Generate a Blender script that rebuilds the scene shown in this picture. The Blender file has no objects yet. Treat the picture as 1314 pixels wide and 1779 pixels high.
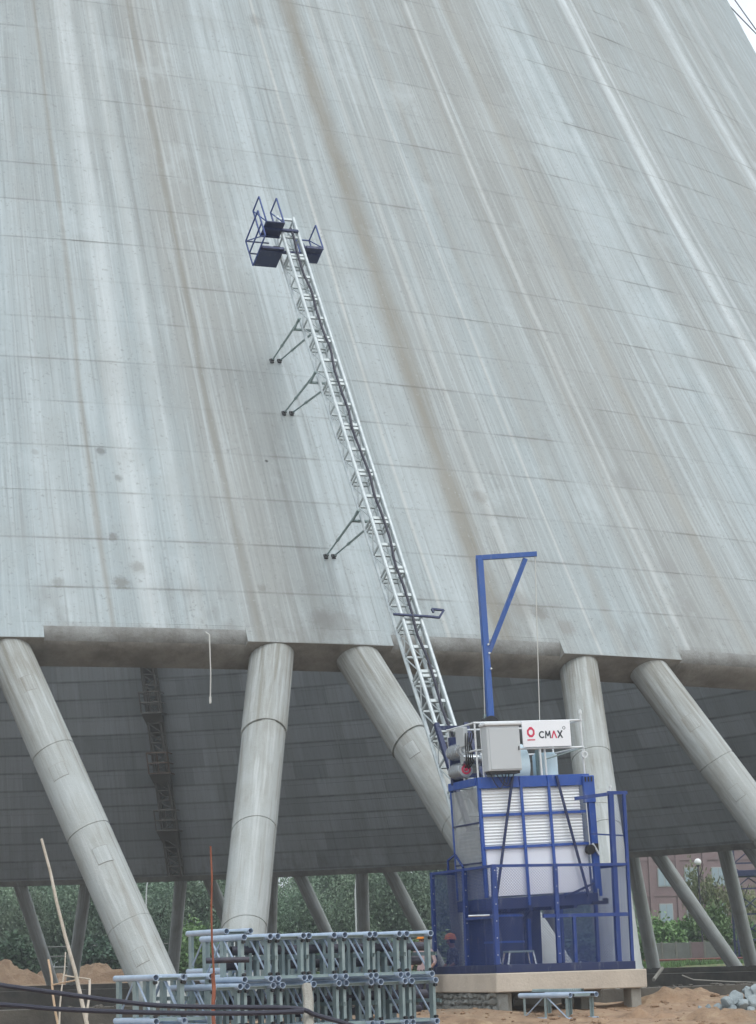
import bpy, bmesh, math, random
from mathutils import Vector, Matrix, noise
R_ = math.radians
rnd = random.Random(7)
scene = bpy.context.scene
col = scene.collection

# ------------------------------------------------------------------ camera
FPX, YH, ROLL = 3806.8, 1680.8, 0.0298        # focal length in pixels of the 1314 px wide photo, horizon row, roll
EYE = Vector((0, 0, 1.1))
PITCH = math.atan((YH - 889) / FPX)
FWD = Vector((0, math.cos(PITCH), math.sin(PITCH)))
_u = Vector((0, -math.sin(PITCH), math.cos(PITCH))); _r = Vector((1, 0, 0))
RT = _r * math.cos(ROLL) - _u * math.sin(ROLL)
UP = _r * math.sin(ROLL) + _u * math.cos(ROLL)
cam_data = bpy.data.cameras.new('camera'); cam = bpy.data.objects.new('camera', cam_data); col.objects.link(cam)
cam.matrix_world = Matrix(((RT.x, UP.x, -FWD.x, EYE.x), (RT.y, UP.y, -FWD.y, EYE.y), (RT.z, UP.z, -FWD.z, EYE.z), (0, 0, 0, 1)))
cam_data.sensor_fit = 'HORIZONTAL'; cam_data.sensor_width = 36; cam_data.lens = 36 * FPX / 1314
cam_data.clip_start = 0.5; cam_data.clip_end = 6000
scene.camera = cam

# ------------------------------------------------------------------ sky and sun
SUN_AZ, SUN_EL = R_(38), R_(58)               # azimuth from behind the camera towards the right
sun_dir = Vector((math.sin(SUN_AZ) * math.cos(SUN_EL), -math.cos(SUN_AZ) * math.cos(SUN_EL), math.sin(SUN_EL)))
world = bpy.data.worlds.new('World'); scene.world = world; world.use_nodes = True
wt = world.node_tree; wt.nodes.clear()
wo = wt.nodes.new('ShaderNodeOutputWorld'); bg = wt.nodes.new('ShaderNodeBackground'); sky = wt.nodes.new('ShaderNodeTexSky')
sky.sky_type = 'NISHITA'; sky.sun_disc = False; sky.sun_elevation = SUN_EL
sky.sun_rotation = math.atan2(sun_dir.x, sun_dir.y); sky.air_density = 1.0; sky.dust_density = 2.5; sky.ozone_density = 1.0
wtc = wt.nodes.new('ShaderNodeTexCoord'); wn = wt.nodes.new('ShaderNodeTexNoise'); wn.inputs['Scale'].default_value = 2.6; wn.inputs['Detail'].default_value = 7
wr = wt.nodes.new('ShaderNodeValToRGB'); wr.color_ramp.elements[0].position = 0.34; wr.color_ramp.elements[1].position = 0.52
wm = wt.nodes.new('ShaderNodeMixRGB'); wm.inputs[2].default_value = (9.8, 10.5, 10.9, 1)
wt.links.new(wtc.outputs['Generated'], wn.inputs['Vector']); wt.links.new(wn.outputs['Fac'], wr.inputs['Fac'])
wt.links.new(wr.outputs['Color'], wm.inputs['Fac']); wt.links.new(sky.outputs['Color'], wm.inputs[1])
wt.links.new(wm.outputs['Color'], bg.inputs['Color']); bg.inputs['Strength'].default_value = 0.128
wt.links.new(bg.outputs['Background'], wo.inputs['Surface'])
sl = bpy.data.lights.new('sun', 'SUN'); sl.energy = 0.85; sl.angle = R_(24); sl.color = (1.0, 0.97, 0.92)
so = bpy.data.objects.new('sun', sl); col.objects.link(so); so.rotation_euler = (-sun_dir).to_track_quat('-Z', 'Y').to_euler()
scene.view_settings.view_transform = 'Standard'; scene.view_settings.look = 'None'; scene.view_settings.gamma = 1
scene.view_settings.use_curve_mapping = False
scene.view_settings.exposure = 0.28
scene.cycles.use_adaptive_sampling = True; scene.cycles.adaptive_threshold = .025; scene.cycles.diffuse_bounces = 6; scene.cycles.max_bounces = 8; scene.cycles.transparent_max_bounces = 8

# ------------------------------------------------------------------ measuring helpers (photo pixel + depth -> place in the world)
def ray(x, y): return FWD + RT * ((x - 657) / FPX) - UP * ((y - 889) / FPX)
def at(x, y, Y):
    v = ray(x, y); return EYE + v * (Y / v.y)
TC = Vector((-27.106, 113.084, 0)); Z0, R0, S0, Q0 = 8.853, 65.53, 0.5741, 0.5192
def Rz(z):
    h = z - Z0
    if h < 0: return R0 - S0 * h
    return math.sqrt(R0 * R0 - 2 * R0 * S0 * h + Q0 * h * h)
def shell_hit(x, y):
    v = ray(x, y); t = 30.0
    while t < 140:
        p = EYE + v * t
        if math.hypot(p.x - TC.x, p.y - TC.y) < Rz(p.z): return p
        t += 0.02
def pol(r, th, z): return Vector((r * math.cos(th), r * math.sin(th), z))

# ------------------------------------------------------------------ mesh builder
class MB:
    def __init__(s): s.v = []; s.f = []; s.m = []
    def add(s, vs, fs, mi=0):
        b = len(s.v); s.v += [tuple(v) for v in vs]; s.f += [tuple(i + b for i in f) for f in fs]; s.m += [mi] * len(fs); return s
    def box(s, c, d, M=None, mi=0):
        vs = [Vector((c[0] + sx * d[0] / 2, c[1] + sy * d[1] / 2, c[2] + sz * d[2] / 2)) for sx in (-1, 1) for sy in (-1, 1) for sz in (-1, 1)]
        if M: vs = [M @ v for v in vs]
        return s.add(vs, [(0, 1, 3, 2), (4, 6, 7, 5), (0, 4, 5, 1), (2, 3, 7, 6), (0, 2, 6, 4), (1, 5, 7, 3)], mi)
    def bbox(s, c, d, bv=0.01, M=None, mi=0):          # box with chamfered edges
        hx, hy, hz = d[0] / 2, d[1] / 2, d[2] / 2; b = min(bv, hx * .9, hy * .9, hz * .9)
        bm = bmesh.new(); bmesh.ops.create_cube(bm, size=1)
        for v in bm.verts: v.co = Vector((v.co.x * d[0], v.co.y * d[1], v.co.z * d[2]))
        bmesh.ops.bevel(bm, geom=bm.edges[:], offset=b, segments=1, affect='EDGES')
        bm.verts.index_update(); vs = [v.co + Vector(c) for v in bm.verts]; fs = [[v.index for v in f.verts] for f in bm.faces]; bm.free()
        if M: vs = [M @ v for v in vs]
        return s.add(vs, fs, mi)
    def bar(s, a, b, w, h=None, upv=(0, 0, 1), mi=0):    # rectangular bar from a to b
        a = Vector(a); b = Vector(b); h = h or w; d = (b - a).normalized(); u = Vector(upv)
        if abs(d.dot(u)) > .98: u = Vector((0, 1, 0))
        x = d.cross(u).normalized(); y = x.cross(d)
        vs = [p + x * (i * w / 2) + y * (j * h / 2) for p in (a, b) for i, j in ((-1, -1), (1, -1), (1, 1), (-1, 1))]
        return s.add(vs, [(0, 3, 2, 1), (4, 5, 6, 7), (0, 1, 5, 4), (1, 2, 6, 5), (2, 3, 7, 6), (3, 0, 4, 7)], mi)
    def wire(s, a, b, w):                                # four sides, no ends
        a = Vector(a); b = Vector(b); d = (b - a).normalized(); u = Vector((0, 0, 1)) if abs(d.z) < .9 else Vector((0, 1, 0))
        x = d.cross(u).normalized(); y = x.cross(d)
        vs = [p + x * (i * w / 2) + y * (j * w / 2) for p in (a, b) for i, j in ((-1, -1), (1, -1), (1, 1), (-1, 1))]
        return s.add(vs, [(0, 1, 5, 4), (1, 2, 6, 5), (2, 3, 7, 6), (3, 0, 4, 7)])
    def cyl(s, a, b, r, r2=None, n=12, caps=True, mi=0):
        a = Vector(a); b = Vector(b); r2 = r if r2 is None else r2; d = (b - a).normalized(); u = Vector((0, 0, 1)) if abs(d.z) < .9 else Vector((0, 1, 0))
        x = d.cross(u).normalized(); y = x.cross(d); vs = []
        for p, q in ((a, r), (b, r2)):
            for i in range(n):
                t = 2 * math.pi * i / n; vs.append(p + x * (q * math.cos(t)) + y * (q * math.sin(t)))
        fs = [(i, (i + 1) % n, n + (i + 1) % n, n + i) for i in range(n)]
        if caps: fs += [tuple(range(n - 1, -1, -1)), tuple(range(n, 2 * n))]
        return s.add(vs, fs, mi)
    def pipe(s, a, b, r, t, n=14, mi=0):                 # hollow pipe, open ends
        a = Vector(a); b = Vector(b); d = (b - a).normalized(); u = Vector((0, 0, 1)) if abs(d.z) < .9 else Vector((0, 1, 0))
        x = d.cross(u).normalized(); y = x.cross(d); vs = []
        for p, q in ((a, r), (b, r), (a, r - t), (b, r - t)):
            for i in range(n):
                k = 2 * math.pi * i / n; vs.append(p + x * (q * math.cos(k)) + y * (q * math.sin(k)))
        fs = []
        for i in range(n):
            j = (i + 1) % n
            fs += [(i, j, n + j, n + i), (2 * n + i, 3 * n + i, 3 * n + j, 2 * n + j), (i, 2 * n + i, 2 * n + j, j), (n + i, n + j, 3 * n + j, 3 * n + i)]
        return s.add(vs, fs, mi)
    def tube(s, pts, r, n=8, mi=0):                      # polyline tube
        pts = [Vector(p) for p in pts]; rs = r if isinstance(r, (list, tuple)) else [r] * len(pts); rings = []; vs = []
        x = None
        for i, p in enumerate(pts):
            d = (pts[min(i + 1, len(pts) - 1)] - pts[max(i - 1, 0)]).normalized()
            if x is None:
                u = Vector((0, 0, 1)) if abs(d.z) < .9 else Vector((0, 1, 0)); x = d.cross(u).normalized()
            else: x = (x - d * x.dot(d)).normalized()
            y = d.cross(x)
            for k in range(n):
                t = 2 * math.pi * k / n; vs.append(p + (x * math.cos(t) + y * math.sin(t)) * rs[i])
        fs = []
        for i in range(len(pts) - 1):
            for k in range(n): fs.append((i * n + k, i * n + (k + 1) % n, (i + 1) * n + (k + 1) % n, (i + 1) * n + k))
        fs += [tuple(range(n - 1, -1, -1)), tuple(range((len(pts) - 1) * n, len(pts) * n))]
        return s.add(vs, fs, mi)
    def mesh(s, name, mats, smooth=False):
        me = bpy.data.meshes.new(name); me.from_pydata(s.v, [], s.f); me.update()
        for m in (mats if isinstance(mats, (list, tuple)) else [mats]): me.materials.append(m)
        if any(s.m): me.polygons.foreach_set('material_index', s.m)
        if smooth:
            try: me.shade_auto = None
            except Exception: pass
            me.polygons.foreach_set('use_smooth', [True] * len(me.polygons))
            try: me.set_sharp_from_angle(angle=R_(38))
            except Exception: pass
        me.update(); return me
    def build(s, name, mats, parent=None, smooth=False):
        return put(name, s.mesh(name, mats, smooth), parent)
def put(name, me, parent=None, M=None):
    o = bpy.data.objects.new(name, me); col.objects.link(o); o.parent = parent
    if M is not None: o.matrix_local = M
    return o
def tag(o, label=None, cat=None, group=None, kind=None):
    if label: o['label'] = label
    if cat: o['category'] = cat
    if group: o['group'] = group
    if kind: o['kind'] = kind
    return o
def empty(name, M=None, label=None, cat=None, group=None):
    o = bpy.data.objects.new(name, None); col.objects.link(o); o.empty_display_size = .3
    if M is not None: o.matrix_world = M
    return tag(o, label, cat, group)
def frame(o, x, y, z):
    return Matrix(((x.x, y.x, z.x, o.x), (x.y, y.y, z.y, o.y), (x.z, y.z, z.z, o.z), (0, 0, 0, 1)))
def copy_tree(o, parent=None):
    c = o.copy(); col.objects.link(c); c.parent = parent
    for ch in list(o.children): copy_tree(ch, c)
    return c

# ------------------------------------------------------------------ materials
class NT:
    def __init__(s, name, rough=.8, metal=0.0):
        s.mat = bpy.data.materials.new(name); s.mat.use_nodes = True; s.t = s.mat.node_tree; s.b = s.t.nodes['Principled BSDF']
        s.b.inputs['Roughness'].default_value = rough; s.b.inputs['Metallic'].default_value = metal
    def n(s, ty, **kw):
        o = s.t.nodes.new('ShaderNode' + ty)
        for k, v in kw.items():
            if k in o.inputs: s.set(o.inputs[k], v)
            else: setattr(o, k, v)
        return o
    def set(s, sock, v):
        if hasattr(v, 'is_linked') or hasattr(v, 'links'): s.t.links.new(v, sock)
        else: sock.default_value = v
    def math(s, op, a, b=0.0, c=None, clamp=False):
        o = s.t.nodes.new('ShaderNodeMath'); o.operation = op; o.use_clamp = clamp; s.set(o.inputs[0], a); s.set(o.inputs[1], b)
        if c is not None: s.set(o.inputs[2], c)
        return o.outputs[0]
    def mix(s, f, a, b, mode='MIX'):
        o = s.t.nodes.new('ShaderNodeMixRGB'); o.blend_type = mode; s.set(o.inputs[0], f)
        s.set(o.inputs[1], a if not isinstance(a, tuple) else (*a, 1)); s.set(o.inputs[2], b if not isinstance(b, tuple) else (*b, 1)); return o.outputs[0]
    def ramp(s, f, lo, hi, v0=0.0, v1=1.0):
        o = s.t.nodes.new('ShaderNodeMapRange'); o.clamp = True; s.set(o.inputs[0], f)
        for i, v in enumerate((lo, hi, v0, v1)): s.set(o.inputs[i + 1], v)
        return o.outputs[0]
    def noise(s, vec, scale, detail=4, rough=.55, dist=0):
        o = s.t.nodes.new('ShaderNodeTexNoise'); o.inputs['Scale'].default_value = scale; o.inputs['Detail'].default_value = detail
        o.inputs['Roughness'].default_value = rough; o.inputs['Distortion'].default_value = dist
        if vec is not None: s.set(o.inputs['Vector'], vec)
        return o.outputs['Fac']
    def coords(s, kind='Object'): return s.t.nodes.new('ShaderNodeTexCoord').outputs[kind]
    def pos(s): return s.t.nodes.new('ShaderNodeNewGeometry').outputs['Position']
    def scale(s, vec, sc):
        o = s.t.nodes.new('ShaderNodeVectorMath'); o.operation = 'MULTIPLY'; s.set(o.inputs[0], vec); o.inputs[1].default_value = sc; return o.outputs[0]
    def col(s, c): s.set(s.b.inputs['Base Color'], c if not isinstance(c, tuple) else (*c, 1)); return s
    def bump(s, h, st=.3, dist=.02):
        o = s.t.nodes.new('ShaderNodeBump'); o.inputs['Strength'].default_value = st; o.inputs['Distance'].default_value = dist
        s.set(o.inputs['Height'], h); s.t.links.new(o.outputs['Normal'], s.b.inputs['Normal']); return s
    def rand(s): return s.t.nodes.new('ShaderNodeObjectInfo').outputs['Random']

LIFT = 1.34
SPOTS = [(175, 782, .17, (.14, .15, .15), .75), (197, 932, .17, (.17, .17, .165), .7), (210, 1012, .26, (.17, .17, .155), .65), (100, 1012, .20, (.19, .19, .17), .5), (206, 830, .14, (.17, .175, .16), .6), (463, 801, .05, (.06, .06, .06), .9), (238, 985, .22, (.19, .185, .165), .5), (455, 1022, .16, (.2, .2, .18), .6),
         (590, 1088, .75, (.24, .245, .235), .55), (560, 1075, .4, (.20, .205, .2), .5), (938, 1065, .30, (.16, .15, .13), .65), (900, 1050, .6, (.24, .235, .215), .5), (985, 1090, .35, (.2, .19, .17), .5), (835, 862, .30, (.22, .215, .195), .55), (1190, 1050, .4, (.25, .255, .25), .5), (1085, 835, .5, (.24, .25, .245), .5), (1160, 985, .5, (.25, .255, .25), .45), (250, 1105, .4, (.18, .175, .155), .5), (445, 35, .35, (.2, .2, .185), .5), (60, 785, .12, (.2, .2, .19), .4)]
def shell_material(name, base, tan, white, dark, inner):
    m = NT(name, .88); P = m.pos()
    sub = m.n('VectorMath', operation='SUBTRACT'); m.set(sub.inputs[0], P); sub.inputs[1].default_value = TC
    sep = m.n('SeparateXYZ'); m.set(sep.inputs[0], sub.outputs[0]); x, y, z = sep.outputs
    r = m.math('SQRT', m.math('ADD', m.math('MULTIPLY', x, x), m.math('MULTIPLY', y, y)))
    ux = m.math('MULTIPLY', m.math('DIVIDE', x, r), 60); uy = m.math('MULTIPLY', m.math('DIVIDE', y, r), 60)
    th = m.math('ARCTAN2', y, x)
    def U(k, kz, off=0.0):
        c = m.n('CombineXYZ'); m.set(c.inputs[0], m.math('MULTIPLY', ux, k)); m.set(c.inputs[1], m.math('MULTIPLY', uy, k))
        m.set(c.inputs[2], m.math('ADD', m.math('MULTIPLY', z, kz), off)); return c.outputs[0]
    lid = m.math('FLOOR', m.math('DIVIDE', m.math('SUBTRACT', z, Z0), LIFT))
    broad = m.noise(U(.22, .012), 1, 4, .65)
    mid = m.noise(U(.85, .022, 7), 1, 4, .68)
    fine = m.noise(U(3.8, .05, 3), 1, 4, .72)
    hair = m.noise(U(15, .35, 11), 1, 1, .6)
    blotch = m.noise(m.scale(P, (.45, .45, .45)), 1, 4, .7)
    speck = m.noise(m.scale(P, (9, 9, 9)), 1, 2, .8)
    cell = m.n('CombineXYZ'); m.set(cell.inputs[0], m.math('FLOOR', m.math('ADD', m.math('MULTIPLY', th, 36.6 if not inner else 22), m.math('MULTIPLY', lid, .37)))); m.set(cell.inputs[1], lid)
    wn_ = m.n('TexWhiteNoise', noise_dimensions='2D'); m.set(wn_.inputs['Vector'], cell.outputs[0]); pan = wn_.outputs['Value']
    c = m.mix(m.ramp(broad, .40, .62), base, tan)
    c = m.mix(m.ramp(mid, .52, .70, 0, .62), c, white)
    c = m.mix(m.ramp(mid, .28, .45, .65, 0), c, tan)
    c = m.mix(m.ramp(mid, .24, .36, .40, 0), c, dark)
    c = m.mix(m.ramp(fine, .54, .68, 0, .50), c, white)
    c = m.mix(m.ramp(fine, .30, .46, .55, 0), c, dark)
    c = m.mix(m.ramp(hair, .57, .70, 0, .30), c, white)
    c = m.mix(m.ramp(hair, .30, .43, .32, 0), c, dark)
    pv = m.n('HueSaturation'); m.set(pv.inputs['Color'], c); m.set(pv.inputs['Value'], m.ramp(pan, 0, 1, *((.982, 1.018) if not inner else (.82, 1.15)))); c = pv.outputs[0]
    if not inner:
        wob = m.math('MULTIPLY', m.math('SUBTRACT', m.noise(U(.05, .12, 2), 1, 2, .5), .5), .006)
        wear = m.noise(U(.9, .35, 31), 1, 3, .7); tw = m.math('ADD', th, wob)
        # long run-off streaks, and ridges whose lit and shaded sides are painted as stripes, along the meridians (azimuth, half width, colour, strength, bump)
        for a, w, cc, stg in ((-1.090, .0085, (.215, .195, .155), .75), (-1.075, .0030, (.50, .52, .51), .45), (-.8397, .0065, (.60, .65, .67), .85), (-.848, .0028, (.27, .28, .28), .55),
                              (-.829, .0022, (.56, .60, .62), .6), (-1.0002, .0022, (.57, .60, .60), .5), (-1.0045, .0018, (.26, .255, .23), .5), (-1.1931, .0024, (.21, .20, .17), .7),
                              (-1.1905, .0010, (.50, .52, .51), .30), (-1.248, .0018, (.22, .205, .17), .55), (-1.232, .0075, (.56, .60, .61), .65), (-1.216, .0050, (.50, .53, .53), .4),
                              (-.965, .0060, (.27, .26, .225), .45), (-1.035, .0045, (.27, .255, .22), .4), (-.70, .012, (.58, .63, .65), .6), (-.60, .005, (.55, .59, .61), .5), (-1.115, .0012, (.54, .55, .53), .55), (-1.047, .0010, (.55, .56, .54), .5)):
            d = m.math('ABSOLUTE', m.math('SUBTRACT', tw, a))
            k = m.math('MULTIPLY', m.ramp(m.math('ADD', d, m.math('MULTIPLY', m.math('SUBTRACT', wear, .5), w * 1.0)), w, w * .2, 0, stg), m.ramp(fine, .30, .58, .45, 1.0))
            c = m.mix(k, c, cc)
        # spalls and damp patches, each at its own place on the wall
        for px, py, rad_, cc, stg in SPOTS:
            c0 = shell_hit(px, py); vd = m.n('VectorMath', operation='DISTANCE'); m.set(vd.inputs[0], P); vd.inputs[1].default_value = c0
            dd_ = m.math('ADD', vd.outputs['Value'], m.math('MULTIPLY', m.math('SUBTRACT', speck, .5), rad_ * 1.6))
            c = m.mix(m.ramp(dd_, rad_, rad_ * .45, 0, stg), c, cc)
    # dirt and spall lines that sit in the lift joints
    ph = m.math('FRACT', m.math('DIVIDE', m.math('SUBTRACT', z, Z0), LIFT))
    dj = m.math('MINIMUM', ph, m.math('SUBTRACT', 1.0, ph))
    jn = m.noise(U(.35, .75, 5), 1, 3, .7)
    dj2 = m.math('ADD', dj, m.math('MULTIPLY', m.math('SUBTRACT', speck, .5), .03))
    jm = m.math('MULTIPLY', m.ramp(dj2, .004, .030 if not inner else .085, 1, 0), m.ramp(jn, .47, .70, .09 if not inner else .45, .66 if not inner else .9))
    c = m.mix(jm, c, (.10, .092, .075) if not inner else (.05, .05, .048))
    hz = m.math('MULTIPLY', m.ramp(dj, 0, .35, 1, 0), m.ramp(jn, .55, .8, 0, .45)); c = m.mix(hz, c, dark)
    # drifting blotches, specks, one tone per lift
    c = m.mix(m.ramp(blotch, .48, .68, .0, .32), c, tan); c = m.mix(m.ramp(blotch, .30, .42, .30, 0), c, white)
    c = m.mix(m.ramp(speck, .60, .70, 0, .5), c, dark)
    c = m.mix(m.ramp(speck, .27, .36, .3, 0), c, white)
    low = m.math('MULTIPLY', m.ramp(z, Z0 + 2.6, Z0 + .2, 0, 1), m.ramp(m.noise(U(.8, .5, 20), 1, 3, .75), .50, .68, 0, .55))
    c = m.mix(low, c, (.17, .165, .15))
    hs = m.n('HueSaturation'); m.set(hs.inputs['Color'], c); m.set(hs.inputs['Value'], m.ramp(m.rand(), 0, 1, .98, 1.02)); c = hs.outputs[0]
    m.col(c); m.bump(hair, .25, .02)
    return m.mat
M_SHELL = shell_material('weathered_shell_concrete', (.335, .385, .40), (.305, .322, .315), (.485, .54, .56), (.21, .218, .21), False)
M_INNER = shell_material('shell_inside_concrete', (.40, .435, .46), (.36, .39, .40), (.46, .50, .53), (.25, .26, .26), True)

def column_material():
    m = NT('column_concrete', .85); O = m.coords(); rn = m.rand()
    add = m.n('VectorMath', operation='ADD'); m.set(add.inputs[0], O)
    cb = m.n('CombineXYZ'); m.set(cb.inputs[0], m.math('MULTIPLY', rn, 40)); m.set(add.inputs[1], cb.outputs[0]); O2 = add.outputs[0]
    st = m.noise(m.scale(O2, (7, 7, .35)), 1, 5, .65); st2 = m.noise(m.scale(O2, (22, 22, .8)), 1, 3, .6); bl = m.noise(m.scale(O2, (1.3, 1.3, .8)), 1, 4, .6); sp = m.noise(m.scale(O2, (14, 14, 14)), 1, 3, .7)
    c = m.mix(m.ramp(bl, .35, .65), (.40, .43, .43), (.345, .36, .345))
    c = m.mix(m.ramp(st, .53, .70, 0, .6), c, (.52, .545, .545)); c = m.mix(m.ramp(st, .28, .43, .55, 0), c, (.24, .235, .205))
    c = m.mix(m.ramp(bl, .56, .70, 0, .45), c, (.27, .27, .25)); c = m.mix(m.ramp(st2, .6, .72, 0, .4), c, (.54, .56, .56)); c = m.mix(m.ramp(st2, .28, .38, .4, 0), c, (.2, .19, .165)); c = m.mix(m.ramp(sp, .64, .76, 0, .4), c, (.2, .19, .16))
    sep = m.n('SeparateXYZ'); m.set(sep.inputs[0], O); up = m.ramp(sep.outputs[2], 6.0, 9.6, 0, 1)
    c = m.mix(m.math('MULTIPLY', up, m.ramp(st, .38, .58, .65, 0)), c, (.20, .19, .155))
    ca = m.math('ARCTAN2', sep.outputs[1], sep.outputs[0]); sd = m.math('ABSOLUTE', m.math('SUBTRACT', m.math('FRACT', m.math('ADD', m.math('MULTIPLY', ca, .3183), m.math('MULTIPLY', rn, 3))), .5))
    seam = m.math('MULTIPLY', m.ramp(sd, .004, .012, .75, .0), m.ramp(bl, .35, .6, .25, 1)); c = m.mix(seam, c, (.2, .19, .165))
    dr = m.noise(m.scale(O2, (4, 4, .25)), 1, 3, .7); c = m.mix(m.ramp(dr, .58, .66, 0, .5), c, (.25, .24, .21)); c = m.mix(m.ramp(dr, .33, .40, .45, 0), c, (.54, .57, .57))
    m.col(c); m.bump(m.math('ADD', st, sp), .35, .025); return m.mat
M_COLUMN = column_material()

def simple_concrete(name, a, b, sc=1.2, rough=.9, bumpd=.03, dark=None):
    m = NT(name, rough); P = m.pos(); n1 = m.noise(m.scale(P, (sc, sc, sc)), 1, 6, .65); n2 = m.noise(m.scale(P, (sc * 9,) * 3), 1, 4, .7)
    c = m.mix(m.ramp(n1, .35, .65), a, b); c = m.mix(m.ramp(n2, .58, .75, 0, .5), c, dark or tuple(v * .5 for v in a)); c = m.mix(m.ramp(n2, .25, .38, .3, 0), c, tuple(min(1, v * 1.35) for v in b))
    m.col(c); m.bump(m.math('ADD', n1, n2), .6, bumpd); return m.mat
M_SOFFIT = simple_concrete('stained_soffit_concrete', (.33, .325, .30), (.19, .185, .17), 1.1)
M_RIM = simple_concrete('stained_rim_concrete', (.31, .325, .32), (.19, .19, .18), 1.6, .9, .03, (.12, .115, .10))
M_SLAB = simple_concrete('slab_concrete', (.56, .49, .41), (.46, .40, .335), 1.6, .9, .02, (.33, .28, .23))
M_LEG = simple_concrete('leg_concrete', (.36, .35, .31), (.28, .265, .235), 2.0)
M_BASIN = simple_concrete('basin_wall_concrete', (.13, .115, .095), (.055, .05, .042), .8)
M_PLINTH = simple_concrete('plinth_concrete', (.27, .265, .24), (.20, .19, .165), .9)
M_RUBBLE = simple_concrete('rubble_concrete', (.31, .355, .37), (.21, .245, .26), 3)
M_STONE = simple_concrete('rubble_masonry', (.30, .305, .29), (.19, .19, .175), 5, .95, .08)
M_FARWALL = simple_concrete('far_wall_concrete', (.24, .245, .235), (.17, .175, .16), .6)

def ground_material():
    m = NT('site_earth', .95); P = m.pos()
    n1 = m.noise(m.scale(P, (.35, .35, .35)), 1, 6, .65); n2 = m.noise(m.scale(P, (2.2, 2.2, 2.2)), 1, 6, .7); n3 = m.noise(m.scale(P, (13, 13, 13)), 1, 4, .7)
    c = m.mix(m.ramp(n1, .38, .62), (.33, .215, .135), (.25, .17, .11)); c = m.mix(m.ramp(n2, .52, .72, 0, .7), c, (.46, .35, .23)); c = m.mix(m.ramp(n2, .30, .47, .85, 0), c, (.13, .083, .052)); c = m.mix(m.ramp(n1, .56, .70, 0, .6), c, (.20, .16, .12))
    c = m.mix(m.ramp(n3, .6, .74, 0, .5), c, (.15, .105, .07)); c = m.mix(m.ramp(n3, .26, .36, .45, 0), c, (.52, .43, .33))
    sep = m.n('SeparateXYZ'); m.set(sep.inputs[0], P); far = m.ramp(sep.outputs[1], 186, 205, 0, 1)
    right = m.math('MULTIPLY', m.ramp(sep.outputs[0], 8, 14, 0, 1), m.ramp(sep.outputs[1], 100, 112, 0, 1)); g = m.math('MAXIMUM', far, right)
    c = m.mix(m.math('MULTIPLY', g, m.ramp(n2, .3, .55)), c, (.10, .15, .045))
    m.col(c); m.bump(m.math('ADD', n2, m.math('MULTIPLY', n3, .5)), .8, .08); return m.mat
M_GROUND = ground_material()
m = NT('basin_mud', .5); P = m.pos(); n1 = m.noise(m.scale(P, (.25, .9, 1)), 1, 6, .7)
c = m.mix(m.ramp(n1, .4, .6), (.035, .028, .02), (.11, .07, .04)); m.col(c); m.bump(n1, .4, .1); M_MUD = m.mat
m = NT('spoil_earth', .95); P = m.pos(); n1 = m.noise(m.scale(P, (.6, .6, .8)), 1, 6, .7); n2 = m.noise(m.scale(P, (4, 4, 4)), 1, 4, .7)
c = m.mix(m.ramp(n1, .36, .62), (.36, .25, .165), (.25, .16, .10)); c = m.mix(m.ramp(n2, .55, .75, 0, .6), c, (.16, .10, .06)); m.col(c); m.bump(m.math('ADD', n1, n2), .8, .15); M_SPOIL = m.mat

def galv(name, a, b, rough=.42, metal=.35):
    m = NT(name, rough, metal); P = m.coords(); n1 = m.noise(m.scale(P, (5, 5, 5)), 1, 5, .6); n2 = m.noise(m.scale(P, (40, 40, 40)), 1, 3, .6)
    c = m.mix(m.ramp(n1, .35, .65), a, b); c = m.mix(m.ramp(n2, .6, .75, 0, .35), c, tuple(v * .6 for v in a)); m.col(c); return m.mat
M_GALV = galv('galvanised_mast_steel', (.44, .49, .51), (.55, .60, .61))
M_GALV2 = galv('dull_galvanised_bar', (.40, .45, .46), (.50, .55, .56))
M_STACK = galv('grey_painted_mast_steel', (.36, .45, .58), (.45, .54, .66), .45, .1)
M_STACKP = galv('grey_green_plate_steel', (.21, .28, .29), (.29, .36, .365), .55, .1)
M_TIE = galv('tie_strut_steel', (.19, .26, .26), (.29, .36, .36), .5, .3)
M_CHROME = galv('bare_motor_metal', (.62, .65, .68), (.72, .75, .78), .25, .8)
M_GREYW = galv('grey_wire', (.40, .43, .45), (.48, .5, .52), .6, .1)
M_GREYS = galv('grey_corrugated_sheet', (.40, .45, .52), (.48, .52, .58), .5, .1)
M_RAILW = galv('pale_guard_rail_paint', (.60, .63, .65), (.70, .73, .74), .45, .1)
M_DKPIPE = galv('dark_steel_pipe', (.035, .035, .055), (.06, .055, .07), .5, .3)

def paint(name, a, rough=.4, dirt=.38):
    m = NT(name, rough); P = m.coords(); n1 = m.noise(m.scale(P, (2.2, 2.2, 2.2)), 1, 6, .65); n2 = m.noise(m.scale(P, (30, 30, 30)), 1, 3, .6)
    c = m.mix(m.ramp(n1, .45, .75, 0, dirt), a, tuple(v * .7 + .05 for v in a)); c = m.mix(m.ramp(n2, .64, .76, 0, dirt), c, tuple(v * .5 + .03 for v in a)); m.col(c)
    if dirt > .3:                                            # cement dust, a few rust runs
        n3 = m.noise(m.scale(P, (5, 5, 1.6)), 1, 5, .75); c2 = m.mix(m.ramp(n3, .56, .74, 0, .38), c, (.33, .35, .37)); n4 = m.noise(m.scale(P, (11, 11, 2.2)), 1, 4, .7); c2 = m.mix(m.ramp(n4, .66, .74, 0, .5), c2, (.14, .07, .04)); m.col(c2)
    m.set(m.b.inputs['Roughness'], m.ramp(n1, .3, .7, rough - .08, rough + .2)); return m.mat
M_BLUE = paint('hoist_blue_paint', (.018, .075, .34), .38)
M_BLUE3 = paint('rail_blue_paint', (.014, .045, .21), .45)
M_BLUE2 = paint('jib_blue_paint', (.035, .105, .36), .35)
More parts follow.
